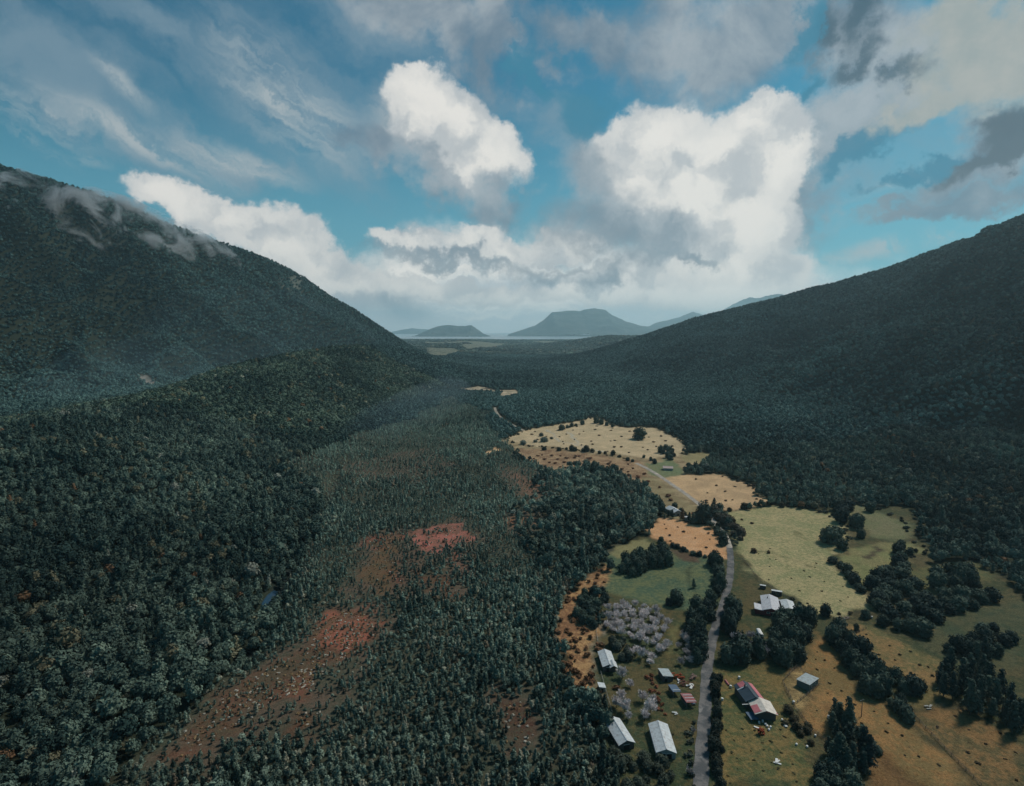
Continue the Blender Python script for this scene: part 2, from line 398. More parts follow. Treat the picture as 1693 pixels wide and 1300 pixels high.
# clearings in the forest: bare ground shows, some young trees stay
RUST = (0.25, 0.10, 0.07)
PATCH = [
 ([(688, 880), (700, 868), (765, 866), (782, 885), (755, 905), (735, 912), (715, 914), (685, 905)], (0.42, 0.15, 0.115), 0.06),
 ([(612, 900), (618, 885), (690, 875), (692, 890), (640, 902), (622, 918)], (0.25, 0.10, 0.07), 0.35),
 ([(638, 940), (660, 938), (672, 965), (645, 972)], RUST, 0.30),
 ([(700, 950), (740, 945), (745, 980), (710, 985)], (0.15, 0.06, 0.035), 0.45),
 ([(735, 922), (755, 922), (758, 940), (738, 940)], RUST, 0.3),
 ([(640, 870), (660, 960), (620, 990), (600, 950)], (0.16, 0.09, 0.05), 0.75),
 ([(545, 1015), (580, 1008), (625, 1020), (632, 1040), (600, 1070), (580, 1085), (530, 1120), (505, 1145), (470, 1150), (430, 1180), (360, 1215), (300, 1250), (285, 1235), (330, 1175), (420, 1120), (470, 1090), (500, 1085), (520, 1045)], (0.155, 0.078, 0.05), 0.32),
 ([(545, 1018), (585, 1010), (625, 1022), (610, 1055), (575, 1075), (535, 1060)], (0.32, 0.115, 0.075), 0.12),
 ([(480, 1115), (530, 1105), (510, 1148), (470, 1150)], (0.20, 0.085, 0.055), 0.2),
 ([(825, 1165), (860, 1155), (885, 1175), (880, 1230), (850, 1250), (825, 1230)], (0.10, 0.05, 0.035), 0.2),
 ([(840, 780), (865, 790), (900, 800), (900, 820), (870, 815), (850, 800)], (0.22, 0.12, 0.08), 0.45),
 ([(840, 858), (880, 857), (880, 868), (850, 868)], (0.36, 0.16, 0.09), 0.25),
 ([(490, 1180), (530, 1175), (535, 1200), (500, 1205)], (0.13, 0.06, 0.035), 0.4),
 ([(750, 643), (795, 639), (826, 646), (822, 650), (760, 646)], (0.55, 0.45, 0.32), 0.0),
 ([(826, 645), (856, 645), (857, 653), (845, 656), (826, 659)], (0.60, 0.48, 0.33), 0.0),
 ([(225, 618), (245, 622), (268, 636), (240, 638), (228, 628)], (0.42, 0.38, 0.34), 0.0),
 ([(452, 466), (495, 460), (530, 480), (500, 484), (470, 476)], (0.16, 0.18, 0.16), 0.65),
]
# cleared farmland on the far plain by the coast
FARF = [[(700, 575), (755, 577), (762, 582), (740, 588), (710, 590)], [(760, 570), (830, 569), (835, 573), (790, 577), (770, 580)], [(700, 565), (780, 564), (880, 567), (880, 568.5), (760, 569), (700, 570)],
        [(800, 580), (850, 582), (845, 585), (800, 584)], [(720, 592), (760, 593), (750, 596), (722, 595)], [(770, 589), (800, 590), (795, 592), (772, 591)], [(850, 572), (900, 574), (890, 576), (852, 575)], [(730, 571), (750, 571), (752, 574), (733, 574)], [(880, 563.5), (935, 565), (930, 567), (880, 566)], [(805, 606), (825, 606), (822, 609), (808, 610)]]
ROUGH = (0.055, 0.05, 0.03)
LINES_PX = [([(1313, 1168), (1340, 1205), (1365, 1225)], .9, ROUGH), ([(1493, 1166), (1540, 1215), (1585, 1262), (1630, 1316)], .9, ROUGH), ([(1370, 1168), (1400, 1190), (1450, 1232), (1500, 1280), (1530, 1310)], .8, (0.10, 0.06, 0.03)),
            ([(1378, 1165), (1410, 1192), (1460, 1235), (1545, 1315)], .6, (0.12, 0.07, 0.03)), ([(1228, 925), (1252, 955), (1296, 985), (1345, 1013)], 1.0, ROUGH), ([(1213, 905), (1260, 912), (1310, 925), (1350, 945)], .8, (0.13, 0.13, 0.06)),
            ([(1310, 880), (1345, 895), (1375, 912)], .8, (0.12, 0.12, 0.05)), ([(1455, 889), (1510, 890), (1530, 893)], 1.0, ROUGH), ([(1080, 893), (1125, 908), (1160, 920), (1190, 926)], 1.4, ROUGH), ([(1205, 847), (1260, 837), (1330, 840)], 1.5, ROUGH),
            ([(1490, 1165), (1560, 1168), (1640, 1185)], .9, ROUGH), ([(1375, 930), (1405, 958), (1440, 985)], 1.5, ROUGH), ([(1345, 1012), (1400, 1017), (1460, 1010)], 1.2, ROUGH), ([(1400, 930), (1425, 945), (1440, 950)], .7, ROUGH),
            ([(1294, 1128), (1317, 1103), (1354, 1134), (1313, 1167), (1294, 1128)], .6, (0.05, 0.035, 0.025)), ([(985, 1035), (990, 1070), (993, 1114), (1003, 1145), (1012, 1180)], .6, (0.25, 0.22, 0.17)),
            ([(1128, 1010), (1122, 1050), (1118, 1085)], .9, (0.20, 0.19, 0.08)), ([(1145, 915), (1147, 960), (1140, 1000)], .6, (0.04, 0.05, 0.03)), ([(940, 715), (960, 738), (1000, 748)], 1.8, (0.45, 0.42, 0.34)), ([(905, 712), (925, 730), (960, 738)], 1.8, (0.40, 0.38, 0.32))]
OPENP = [(poly(o[0]), *o[1:]) for o in OPEN]
PATCHP = [(poly(o[0]), *o[1:]) for o in PATCH]
FARFP = [poly(o) for o in FARF]
LINES = [(poly(a), b, c) for a, b, c in LINES_PX]
BOG = poly([(740, 655), (690, 690), (600, 715), (540, 740), (470, 775), (520, 800), (545, 830), (525, 870), (495, 930), (468, 985), (455, 1030), (420, 1085), (330, 1160), (230, 1240), (160, 1330), (1030, 1330), (1000, 1230), (930, 1150), (925, 1060), (930, 1000), (1000, 925), (1075, 860), (1050, 830), (950, 780), (860, 760), (830, 720), (800, 680)])
# thin scrub round the bare patches: smaller and fewer young trees, brown ground between
SCRUBP = [(poly([(600, 885), (690, 860), (790, 860), (800, 900), (770, 960), (740, 1000), (650, 990), (600, 985), (560, 1005), (540, 990), (590, 930)]), .8),
          (poly([(520, 1000), (600, 985), (660, 1010), (650, 1050), (600, 1090), (620, 1120), (540, 1150), (480, 1180), (420, 1220), (340, 1270), (260, 1270), (300, 1190), (400, 1120), (470, 1075)]), .75),
          (poly([(820, 770), (880, 775), (930, 800), (930, 835), (870, 830), (830, 800)]), .85), (poly([(825, 845), (900, 848), (900, 880), (840, 885)]), .6), (poly([(440, 1165), (560, 1160), (560, 1215), (450, 1220)]), .6), (poly([(800, 1150), (900, 1140), (910, 1245), (830, 1265)]), .55),
          (poly([(560, 770), (700, 740), (760, 770), (700, 800), (600, 800)]), .95)]

ROAD_PX = [(1157, 1330, 2.6), (1160, 1260, 2.5), (1163, 1215, 2.4), (1167, 1150, 2.3), (1170, 1100, 2.3), (1181, 1045, 2.2), (1198, 992, 2.1), (1207, 950, 2.1), (1207, 912, 2.0), (1199, 886, 2.0), (1184, 868, 2.0),
           (1165, 843, 2.1), (1143, 824, 2.2), (1118, 806, 2.3), (1090, 787, 2.3), (1070, 775, 2.4), (1052, 766, 2.4)]
TRACK_PX = [(866, 712, 2.4), (848, 703, 2.6), (835, 696, 2.6), (822, 684, 2.6), (818, 674, 2.4)]
def catmull(P, step=3.0):
    P = np.array(P); out = []
    for i in range(len(P) - 1):
        a, b, c, d = P[max(i - 1, 0)], P[i], P[i + 1], P[min(i + 2, len(P) - 1)]
        n = max(2, int(np.linalg.norm(c[:2] - b[:2]) / step))
        for k in range(n):
            t = k / n
            out.append(0.5 * ((2 * b) + (c - a) * t + (2 * a - 5 * b + 4 * c - d) * t * t + (3 * b - a - 3 * c + d) * t ** 3))
    out.append(P[-1]); return np.array(out)
ROADP = catmull([(*at(a, b)[:2], w) for a, b, w in ROAD_PX])
TRACKP = catmull([(*at(a, b)[:2], w) for a, b, w in TRACK_PX])

# ------------------------------------------------------------------ the ground sheet
def axis(parts):
    out = [parts[0][0]]
    for lo, hi, s0, s1 in parts:
        x, n = lo, 0
        while x < hi - 1e-6:
            f = (x - lo) / (hi - lo)
            x = min(hi, x + s0 + (s1 - s0) * f)
            out.append(x)
    return np.array(sorted(set(out)))
XS = axis([(-4500, -1200, 110, 24), (-1200, -340, 22, 6), (-340, -80, 5, 2.2), (-80, 240, 1.7, 1.7), (240, 420, 2.2, 5), (420, 1400, 6, 22), (1400, 4500, 24, 110)])
YS = axis([(-500, 100, 60, 8), (100, 150, 6, 2.2), (150, 480, 1.7, 1.9), (480, 800, 2.2, 4), (800, 1500, 4, 9), (1500, 3500, 10, 22), (3500, 9000, 25, 60)])

def mesh_obj(name, verts, faces, mat=None, parent=None, smooth=False):
    me = bpy.data.meshes.new(name)
    me.from_pydata([tuple(v) for v in verts], [], [tuple(f) for f in faces])
    if mat: me.materials.append(mat)
    if smooth: me.shade_smooth()
    o = bpy.data.objects.new(name, me)
    COL.objects.link(o)
    if parent: o.parent = parent
    return o
def fast_mesh(name, V, Q, smooth=False):
    """V (n,3) and equal-sided faces Q (m,k)"""
    me = bpy.data.meshes.new(name)
    k = Q.shape[1]
    me.vertices.add(len(V)); me.vertices.foreach_set('co', np.asarray(V, np.float32).ravel())
    me.loops.add(Q.size); me.loops.foreach_set('vertex_index', np.asarray(Q, np.int32).ravel())
    me.polygons.add(len(Q)); me.polygons.foreach_set('loop_start', np.arange(0, Q.size, k, dtype=np.int32))
    me.polygons.foreach_set('loop_total', np.full(len(Q), k, np.int32))
    me.update(calc_edges=True)
    if smooth: me.shade_smooth()
    return me
def grid_mesh(name, X, Y, Z, smooth=True):
    ny, nx = X.shape
    V = np.column_stack([X.ravel(), Y.ravel(), Z.ravel()])
    i = np.arange(ny * nx).reshape(ny, nx)
    Q = np.column_stack([i[:-1, :-1].ravel(), i[:-1, 1:].ravel(), i[1:, 1:].ravel(), i[1:, :-1].ravel()])
    return fast_mesh(name, V, Q, smooth)
def tag(o, label=None, cat=None, group=None, kind=None):
    if label: o['label'] = label
    if cat: o['category'] = cat
    if group: o['group'] = group
    if kind: o['kind'] = kind
    return o

def mat_principled(name, col, rough=0.9, spec=0.2, build=None, metal=0.0):
    m = bpy.data.materials.new(name); m.use_nodes = True
    t = NT(m.node_tree)
    c = build(t) if build else col
    p = t.n('ShaderNodeBsdfPrincipled', {'Roughness': rough, 'Specular IOR Level': spec, 'Metallic': metal})
    if isinstance(c, bpy.types.NodeSocket): t.t.links.new(c, p.inputs['Base Color'])
    else: p.inputs['Base Color'].default_value = (*c, 1)
    t.n('ShaderNodeOutputMaterial', {0: p.outputs[0]})
    return m

X, Y = np.meshgrid(XS, YS)
Z = terrain(X, Y)
def warp(x, y):
    a = 1 + y / 1200
    return (x + 5.5 * a * fbm(x, y, 18, 4, 71) + 2.0 * fbm(x, y, 3.8, 2, 73), y + 5.5 * a * fbm(x, y, 18, 4, 77) * (1 + y / 900) + 2.0 * fbm(x, y, 3.8, 2, 79))
def warp_patch(x, y):
    return (x + 9 * fbm(x, y, 22, 3, 171) + 7 * fbm(x, y, 6, 2, 173), y + 14 * fbm(x, y, 22, 3, 177) + 11 * fbm(x, y, 6, 2, 179))
def paint(x, y):
    n = x.size
    col = np.tile(np.array(FOREST_FLOOR), (n, 1)); col2 = col * 0.7; amt = np.full(n, 0.4)
    wx, wy = warp(x, y); qx, qy = warp_patch(x, y)
    m = inside(x, y, BOG); col[m] = (0.058, 0.070, 0.048); col2[m] = (0.085, 0.080, 0.055); amt[m] = 0.5
    for P, k in SCRUBP:
        m = inside(qx, qy, P); col[m] = (0.080, 0.080, 0.055); col2[m] = (0.150, 0.095, 0.07); amt[m] = 0.35
    for P, c, c2, a in OPENP:
        lo, hi = P.min(0) - 14, P.max(0) + 14
        s = np.where((x > lo[0]) & (x < hi[0]) & (y > lo[1]) & (y < hi[1]))[0]
        m = s[inside(wx[s], wy[s], P)]
        col[m] = c; col2[m] = c2; amt[m] = a
    for P, c, a in PATCHP:
        lo, hi = P.min(0) - 20, P.max(0) + 20
        s = np.where((x > lo[0]) & (x < hi[0]) & (y > lo[1]) & (y < hi[1]))[0]
        m = s[inside(qx[s], qy[s], P)]
        col[m] = c; col2[m] = np.array(c) * 0.35 + np.array((0.045, 0.048, 0.03)); amt[m] = 0.62
    for P in FARFP:
        m = inside(x + 60 * fbm(x, y, 160, 2, 95), y + 120 * fbm(x, y, 160, 2, 97), P)
        col[m] = (0.30, 0.27, 0.19); col2[m] = (0.08, 0.10, 0.07); amt[m] = 1.0
    for L, w, c in LINES:
        s = np.where((x > L[:, 0].min() - 5) & (x < L[:, 0].max() + 5) & (y > L[:, 1].min() - 5) & (y < L[:, 1].max() + 5))[0]
        d, _ = seg_near(wx[s], wy[s], np.column_stack([L, np.zeros(len(L))]))
        m = s[d < w]; col[m] = col[m] * 0.25 + np.array(c) * 0.75; col2[m] = c; amt[m] = 0.5
    d, _ = seg_near(x, y, GULLY)
    col[d < 4] = (0.02, 0.03, 0.03)
    return col, col2, amt
gcol, gcol2, gamt = paint(X.ravel(), Y.ravel())
def soften(a):
    a = a.reshape(X.shape + (-1,)); p = np.pad(a, ((1, 1), (1, 1), (0, 0)), 'edge')
    return ((p[:-2, 1:-1] + p[2:, 1:-1] + p[1:-1, :-2] + p[1:-1, 2:]) * .15 + a * .4).reshape(X.size, -1)
gcol, gcol2 = soften(gcol), soften(gcol2)
gm = grid_mesh('ground', X, Y, Z)
for nm, arr in (('tone', gcol), ('tone_second', gcol2)):
    a = gm.attributes.new(nm, 'FLOAT_COLOR', 'POINT')
    a.data.foreach_set('color', np.column_stack([arr, np.ones(len(arr))]).astype(np.float32).ravel())
a = gm.attributes.new('mottle', 'FLOAT', 'POINT'); a.data.foreach_set('value', gamt.astype(np.float32))
def ground_mat():
    m = bpy.data.materials.new('ground'); m.use_nodes = True
    t = NT(m.node_tree)
    pos = t.n('ShaderNodeNewGeometry').outputs['Position']
    c1 = t.n('ShaderNodeAttribute', attribute_name='tone').outputs['Color']
    c2 = t.n('ShaderNodeAttribute', attribute_name='tone_second').outputs['Color']
    am = t.n('ShaderNodeAttribute', attribute_name='mottle').outputs['Fac']
    big = t.noise(pos, 0.055, 5.0, 0.6, 0.5)
    med = t.noise(pos, 0.45, 5.0, 0.65)
    fin = t.noise(pos, 1.7, 3.0, 0.7)
    f = t.m('MULTIPLY', t.ss(t.m('ADD', t.m('MULTIPLY', big, 0.55), t.m('MULTIPLY', med, 0.45)), 0.42, 0.58), t.m('MULTIPLY', am, 1.7))
    c = t.mix(f, c1, c2)
    v = t.n('ShaderNodeMapRange', {0: fin, 1: 0.28, 2: 0.72, 3: 0.55, 4: 1.35}).outputs[0]
    v2 = t.n('ShaderNodeMapRange', {0: med, 1: 0.3, 2: 0.7, 3: 0.80, 4: 1.15}).outputs[0]
    c = t.mix(1.0, c, t.n('ShaderNodeCombineColor', {0: v, 1: v, 2: v}).outputs[0], 'MULTIPLY')
    c = t.mix(1.0, c, t.n('ShaderNodeCombineColor', {0: v2, 1: v2, 2: v2}).outputs[0], 'MULTIPLY')
    # tussocks and bare spots
    tus = t.m('MULTIPLY', t.ss(t.noise(pos, 0.62, 6.0, 0.72), 0.56, 0.66), t.ss(t.noise(t.vm('ADD', pos, (91, 13, 5)), 0.05, 3.0, 0.5), 0.40, 0.60))
    c = t.mix(t.m('MULTIPLY', tus, 0.75), c, t.mix(1.0, c, (0.34, 0.30, 0.30), 'MULTIPLY'))
    pal = t.m('MULTIPLY', t.ss(t.noise(t.vm('ADD', pos, (11, 53, 5)), 0.30, 6.0, 0.70), 0.58, 0.70), 0.45)
    c = t.mix(pal, c, t.mix(1.0, c, (1.55, 1.40, 1.25), 'MULTIPLY'))
    bmp = t.n('ShaderNodeBump', {'Strength': 0.6, 'Distance': 0.5, 'Height': fin}).outputs[0]
    p = t.n('ShaderNodeBsdfPrincipled', {'Base Color': c, 'Roughness': 0.95, 'Specular IOR Level': 0.1, 'Normal': bmp})
    t.n('ShaderNodeOutputMaterial', {0: p.outputs[0]})
    return m
gm.materials.append(ground_mat())
ground = bpy.data.objects.new('ground', gm); COL.objects.link(ground); tag(ground, kind='structure')

# sea
def water_mat(name, col, rough):
    m = bpy.data.materials.new(name); m.use_nodes = True
    t = NT(m.node_tree)
    pos = t.n('ShaderNodeNewGeometry').outputs['Position']
    bmp = t.n('ShaderNodeBump', {'Strength': 0.25, 'Distance': 0.3, 'Height': t.noise(pos, 0.4, 3.0)}).outputs[0]
    p = t.n('ShaderNodeBsdfPrincipled', {'Base Color': (*col, 1), 'Roughness': rough, 'Specular IOR Level': 0.6, 'Normal': bmp})
    t.n('ShaderNodeOutputMaterial', {0: p.outputs[0]})
    return m
sea = mesh_obj('sea', [(-34000, 7600, -3.0), (34000, 7600, -3.0), (34000, 25000, -3.0), (-34000, 25000, -3.0)], [(0, 1, 2, 3)], water_mat('sea_water', (0.30, 0.34, 0.36), 0.30))
tag(sea, kind='structure')

# far islands and mountains across the water
def hill_mat():
    def b(t):
        pos = t.n('ShaderNodeNewGeometry').outputs['Position']
        return t.mix(t.ss(t.noise(pos, 0.004, 6.0, 0.65), 0.45, 0.62), (0.030, 0.050, 0.052), (0.085, 0.10, 0.095))
    return mat_principled('far_hill', None, 1.0, 0.05, b)
HM = hill_mat()
def far_hill(name, sky_px, dist, depth, seed):
    """a hill whose crest runs across the view at a distance; real depth front and back"""
    xs, hs = [], []
    for px, py in sky_px:
        d = ray(px, py)
        xs.append(d[0] / d[1] * dist); hs.append(max(H + d[2] / d[1] * dist, 0))
    n, m = 160, 50
    gx = np.linspace(xs[0], xs[-1], n); gy = np.linspace(-1, 1, m)
    GX, GY = np.meshgrid(gx, gy)
    hh = np.interp(GX, xs, hs); hh = hh * (1 + 0.10 * fbm(GX, GX * 0 + seed, (xs[-1] - xs[0]) / 9, 4, seed + 60))
    s = np.abs(GY + 0.25 * fbm(GX, GY * 0 + seed, (xs[-1] - xs[0]) / 3, 2, seed))
    prf = np.clip(1 - s, 0, 1) ** 1.15
    nz = fbm(GX, GY * depth, depth * 0.35, 5, seed)
    z = hh * np.clip(prf + 0.22 * nz * sst(s, 0.0, 0.35) * (prf > 0), 0, None) - 4
    mx = z.max(0); k = np.where(mx > 1, (hh[0]) / np.maximum(mx, 1), 1)
    z = z * np.clip(k, 0.7, 1.4)
    me = grid_mesh(name, GX, GY * depth + dist, z)
    me.materials.append(HM)
    o = bpy.data.objects.new(name, me); COL.objects.link(o); tag(o, kind='structure')
far_hill('hill', [(640, 552), (660, 546), (680, 543), (715, 545), (740, 553)], 21000, 1500, 3)
far_hill('island', [(688, 556), (700, 549), (712, 543), (730, 538), (758, 539), (780, 538), (790, 545), (800, 552), (812, 556)], 13000, 900, 5)
far_hill('mountain', [(840, 553), (860, 546), (885, 538), (900, 528), (912, 516), (935, 514), (948, 512), (960, 515), (985, 512), (1003, 514), (1015, 522), (1040, 532), (1062, 539), (1085, 541), (1120, 550)], 15000, 2300, 8)
far_hill('mountain', [(1055, 548), (1080, 536), (1100, 530), (1125, 524), (1150, 517), (1180, 520), (1230, 524), (1300, 548)], 17500, 2000, 12)
far_hill('mountain', [(1180, 520), (1210, 502), (1225, 496), (1250, 491), (1280, 488), (1320, 492), (1380, 520)], 19000, 2000, 15)

# ------------------------------------------------------------------ road, track, stream
def strip(name, P, mat, lift=0.05, crown=True):
    V, Fc = [], []
    nw = 5
    for i, (x, y, w) in enumerate(P):
        a, b = P[max(i - 1, 0)], P[min(i + 1, len(P) - 1)]
        t = np.array([b[0] - a[0], b[1] - a[1]]); t /= np.linalg.norm(t)
        nx, ny = t[1], -t[0]
        for k in range(nw):
            s = (k / (nw - 1) * 2 - 1) * w * (1 + 0.08 * math.sin(i * 1.7))
            xx, yy = x + nx * s, y + ny * s
            V.append((xx, yy, g_z(xx, yy) + lift + (0.08 * (1 - abs(k - 2) / 2) if crown else 0)))
    for i in range(len(P) - 1):
        for k in range(nw - 1):
            a = i * nw + k
            Fc.append((a, a + nw, a + nw + 1, a + 1))
    o = mesh_obj(name, V, Fc, mat, smooth=True)
    tag(o, kind='structure'); return o
def gravel(name, a, b):
    def bld(t):
        pos = t.n('ShaderNodeNewGeometry').outputs['Position']
        c = t.mix(t.ss(t.noise(pos, 0.16, 6.0, 0.65), 0.42, 0.60), a, b)
        c = t.mix(t.m('MULTIPLY', t.ss(t.noise(t.vm('ADD', pos, (40, 3, 0)), 0.09, 4.0, 0.6), 0.58, 0.68), 0.6), c, tuple(v * 1.9 for v in b))
        return t.mix(t.m('MULTIPLY', t.ss(t.noise(pos, 2.0, 3.0, 0.6), 0.5, 0.68), 0.5), c, tuple(v * 0.5 for v in a))
    return mat_principled(name, None, 0.95, 0.15, bld)
_m = int(np.argmin(np.abs(ROADP[:, 1] - at(1207, 905)[1])))
strip('road', ROADP[:_m + 1], gravel('road_gravel', (0.095, 0.10, 0.105), (0.19, 0.18, 0.175)), 0.12)
strip('road', ROADP[_m:], gravel('dry_gravel', (0.30, 0.27, 0.24), (0.42, 0.37, 0.31)), 0.12)
strip('path', TRACKP, gravel('track_gravel', (0.24, 0.22, 0.19), (0.32, 0.28, 0.22)), 0.15)
_pool = [at(*p)[:2] for p in [(456, 978), (450, 990), (444, 1002), (438, 1015), (432, 1026)]]
strip('stream', np.array([(*p, w) for p, w in zip(_pool, (1.2, 2.8, 3.4, 3.0, 1.0))]), water_mat('stream_water', (0.010, 0.030, 0.055), 0.10), 0.3, False)

# ------------------------------------------------------------------ foliage
def leaf_mat(name, rough=0.85, lo=0.55, hi=1.5):
    def b(t):
        pos = t.n('ShaderNodeNewGeometry').outputs['Position']
        tint = t.n('ShaderNodeAttribute', attribute_type='INSTANCER', attribute_name='tint').outputs['Color']
        n = t.noise(pos, 1.3, 2.0, 0.7)
        v = t.n('ShaderNodeMapRange', {0: n, 1: 0.3, 2: 0.7, 3: lo, 4: hi}).outputs[0]
        return t.mix(1.0, tint, t.n('ShaderNodeCombineColor', {0: v, 1: v, 2: v}).outputs[0], 'MULTIPLY')
    return mat_principled(name, None, rough, 0.15, b)
LEAF = leaf_mat('foliage')
TWIG = leaf_mat('twigs', 0.9, 0.25, 1.75)
BARK = mat_principled('bark', None, 0.95, 0.1, lambda t: t.mix(t.noise(t.n('ShaderNodeTexCoord').outputs['Object'], 3.0, 4.0), (0.05, 0.04, 0.03), (0.13, 0.11, 0.09)))

_ico = [(0, 0, -1), (.7236, -.5257, -.4472), (-.2764, -.8506, -.4472), (-.8944, 0, -.4472), (-.2764, .8506, -.4472), (.7236, .5257, -.4472),
        (.2764, -.8506, .4472), (-.7236, -.5257, .4472), (-.7236, .5257, .4472), (.2764, .8506, .4472), (.8944, 0, .4472), (0, 0, 1)]
_icf = [(0, 1, 2), (1, 0, 5), (0, 2, 3), (0, 3, 4), (0, 4, 5), (1, 5, 10), (2, 1, 6), (3, 2, 7), (4, 3, 8), (5, 4, 9), (1, 10, 6), (2, 6, 7), (3, 7, 8), (4, 8, 9), (5, 9, 10), (6, 10, 11), (7, 6, 11), (8, 7, 11), (9, 8, 11), (10, 9, 11)]
def leaf_cloud(name, lobes, n, size, seed, core=0.78, flat=0.0):
    """leaf clumps as small faces spread over and just inside the lobes, round a dark-free inner core of the same leaves"""
    r = np.random.default_rng(seed)
    V, T = [], []
    tot = sum(l[1][0] * l[1][2] for l in lobes)
    for c, rad in lobes:
        c = np.array(c); rad = np.array(rad)
        k0 = len(V)
        for v in _ico:
            V.append(c + np.array(v) * rad * core * r.uniform(0.8, 1.1))
        T += [(k0 + a, k0 + b, k0 + d) for a, b, d in _icf]
        m = max(4, int(n * rad[0] * rad[2] / tot))
        for _ in range(m):
            d = r.normal(size=3); d /= np.linalg.norm(d)
            if d[2] < -0.35: d[2] = -d[2]
            p = c + d * rad * r.uniform(0.8, 1.12)
            nrm = d / rad; nrm /= np.linalg.norm(nrm)
            nrm = nrm + r.normal(size=3) * 0.45; nrm[2] += flat; nrm /= np.linalg.norm(nrm)
            u = np.cross(nrm, r.normal(size=3)); u /= np.linalg.norm(u); w = np.cross(nrm, u)
            s = size * r.uniform(0.55, 1.35)
            k = len(V)
            V += [p + u * s, p - u * s * .5 + w * s * .87, p - u * s * .5 - w * s * .87]
            T.append((k, k + 1, k + 2))
    me = fast_mesh(name, np.array(V), np.array(T))
    me.materials.append(LEAF)
    return me
def broadleaf(seed, n=230, size=0.62, rad=3.1, top=7.6, name='crown', skirt=False):
    r = np.random.default_rng(seed)
    L = [((0, 0, top - rad * 1.0), (rad * .8, rad * .8, rad * .95))]
    for i in range(6):
        a = i / 6 * 6.283 + r.uniform(-.4, .4); q = rad * r.uniform(.42, .62)
        s = rad * r.uniform(.42, .62)
        L.append(((math.cos(a) * q, math.sin(a) * q, top - rad * r.uniform(.75, 1.5)), (s, s, s * r.uniform(.75, 1.05))))
    if skirt:
        for i in range(5):
            a = i / 5 * 6.283 + r.uniform(-.5, .5); q = rad * r.uniform(.4, .6); s = rad * r.uniform(.45, .6)
            L.append(((math.cos(a) * q, math.sin(a) * q, s * .75), (s, s, s)))
        L.append(((0, 0, top * .4), (rad * .75, rad * .75, top * .35)))
    return leaf_cloud(name, L, n, size, seed)
def conifer(seed, n=90, size=0.36, rad=1.25, top=5.2, name='crown'):
    r = np.random.default_rng(seed)
    L = []
    for i in range(4):
        f = i / 3
        rr = rad * (1 - 0.56 * f) * r.uniform(.85, 1.1)
        L.append(((r.uniform(-.12, .12) * rad, r.uniform(-.12, .12) * rad, top * (0.26 + 0.6 * f)), (rr, rr, top * 0.19)))
    return leaf_cloud(name, L, n, size, seed, 0.75, 0.3)
def shrub_mesh(seed, rad=1.2, n=70, size=0.34, name='foliage'):
    r = np.random.default_rng(seed)
    L = [((r.uniform(-.5, .5) * rad, r.uniform(-.5, .5) * rad, rad * .55), (rad * r.uniform(.45, .75), rad * r.uniform(.45, .75), rad * .6)) for _ in range(4)]
    return leaf_cloud(name, L, n, size, seed)
def bare_crown(seed, rad=3.2, top=6.5, n=620, name='crown'):
    """pale leafless twigs fanning out from the boughs"""
    r = np.random.default_rng(seed)
    V, T = [], []
    def quad(a, b, wa, wb):
        d = b - a; u = np.cross(d, r.normal(size=3)); u /= np.linalg.norm(u) + 1e-9
        k = len(V)
        V.extend([a - u * wa, a + u * wa, b + u * wb, b - u * wb]); T.append((k, k + 1, k + 2, k + 3))
    root = np.array([0, 0, top * .25])
    forks = []
    for i in range(9):
        a = i / 9 * 6.283 + r.uniform(-.3, .3); e = r.uniform(.5, 1.35)
        d = np.array([math.cos(a) * math.cos(e), math.sin(a) * math.cos(e), math.sin(e)])
        tip = root + d * np.array([rad, rad, top * .5]) * r.uniform(.55, .95)
        quad(root, tip, .10, .05); forks.append((root + (tip - root) * .5, d)); forks.append((tip, d))
    for _ in range(n):
        p, d = forks[r.integers(len(forks))]
        q = d + r.normal(size=3) * .55; q[2] += .35; q /= np.linalg.norm(q)
        s = p + r.normal(size=3) * rad * .12
        quad(s, s + q * rad * r.uniform(.22, .5), .06, .15 * r.uniform(.3, 1))
    me = fast_mesh(name, np.array(V), np.array(T)); me.materials.append(TWIG); return me
def trunk_mesh(h, r0, seed, limbs=4, name='trunk'):
    r = np.random.default_rng(seed); V, Fc = [], []
    def limb(a, b, ra, rb, n=6):
        a, b = Vector(a), Vector(b); q = (b - a).to_track_quat('Z', 'Y'); k = len(V)
        for c, rr in ((a, ra), (b, rb)):
            for i in range(n):
                an = i / n * 6.283
                V.append(tuple(c + q @ Vector((math.cos(an) * rr, math.sin(an) * rr, 0))))
        for i in range(n): Fc.append((k + i, k + (i + 1) % n, k + n + (i + 1) % n, k + n + i))
    m = (r.uniform(-.1, .1), r.uniform(-.1, .1), h * .55)
    limb((0, 0, -0.6), m, r0, r0 * .7); limb(m, (m[0] * 1.5, m[1] * 1.5, h), r0 * .7, r0 * .2)
    for i in range(limbs):
        a = i / limbs * 6.283 + r.uniform(-.5, .5); z = h * r.uniform(.45, .75)
        limb((m[0], m[1], z), (m[0] + math.cos(a) * h * .25, m[1] + math.sin(a) * h * .25, z + h * .22), r0 * .35, r0 * .1)
    me = bpy.data.meshes.new(name); me.from_pydata(V, [], Fc); me.materials.append(BARK); return me

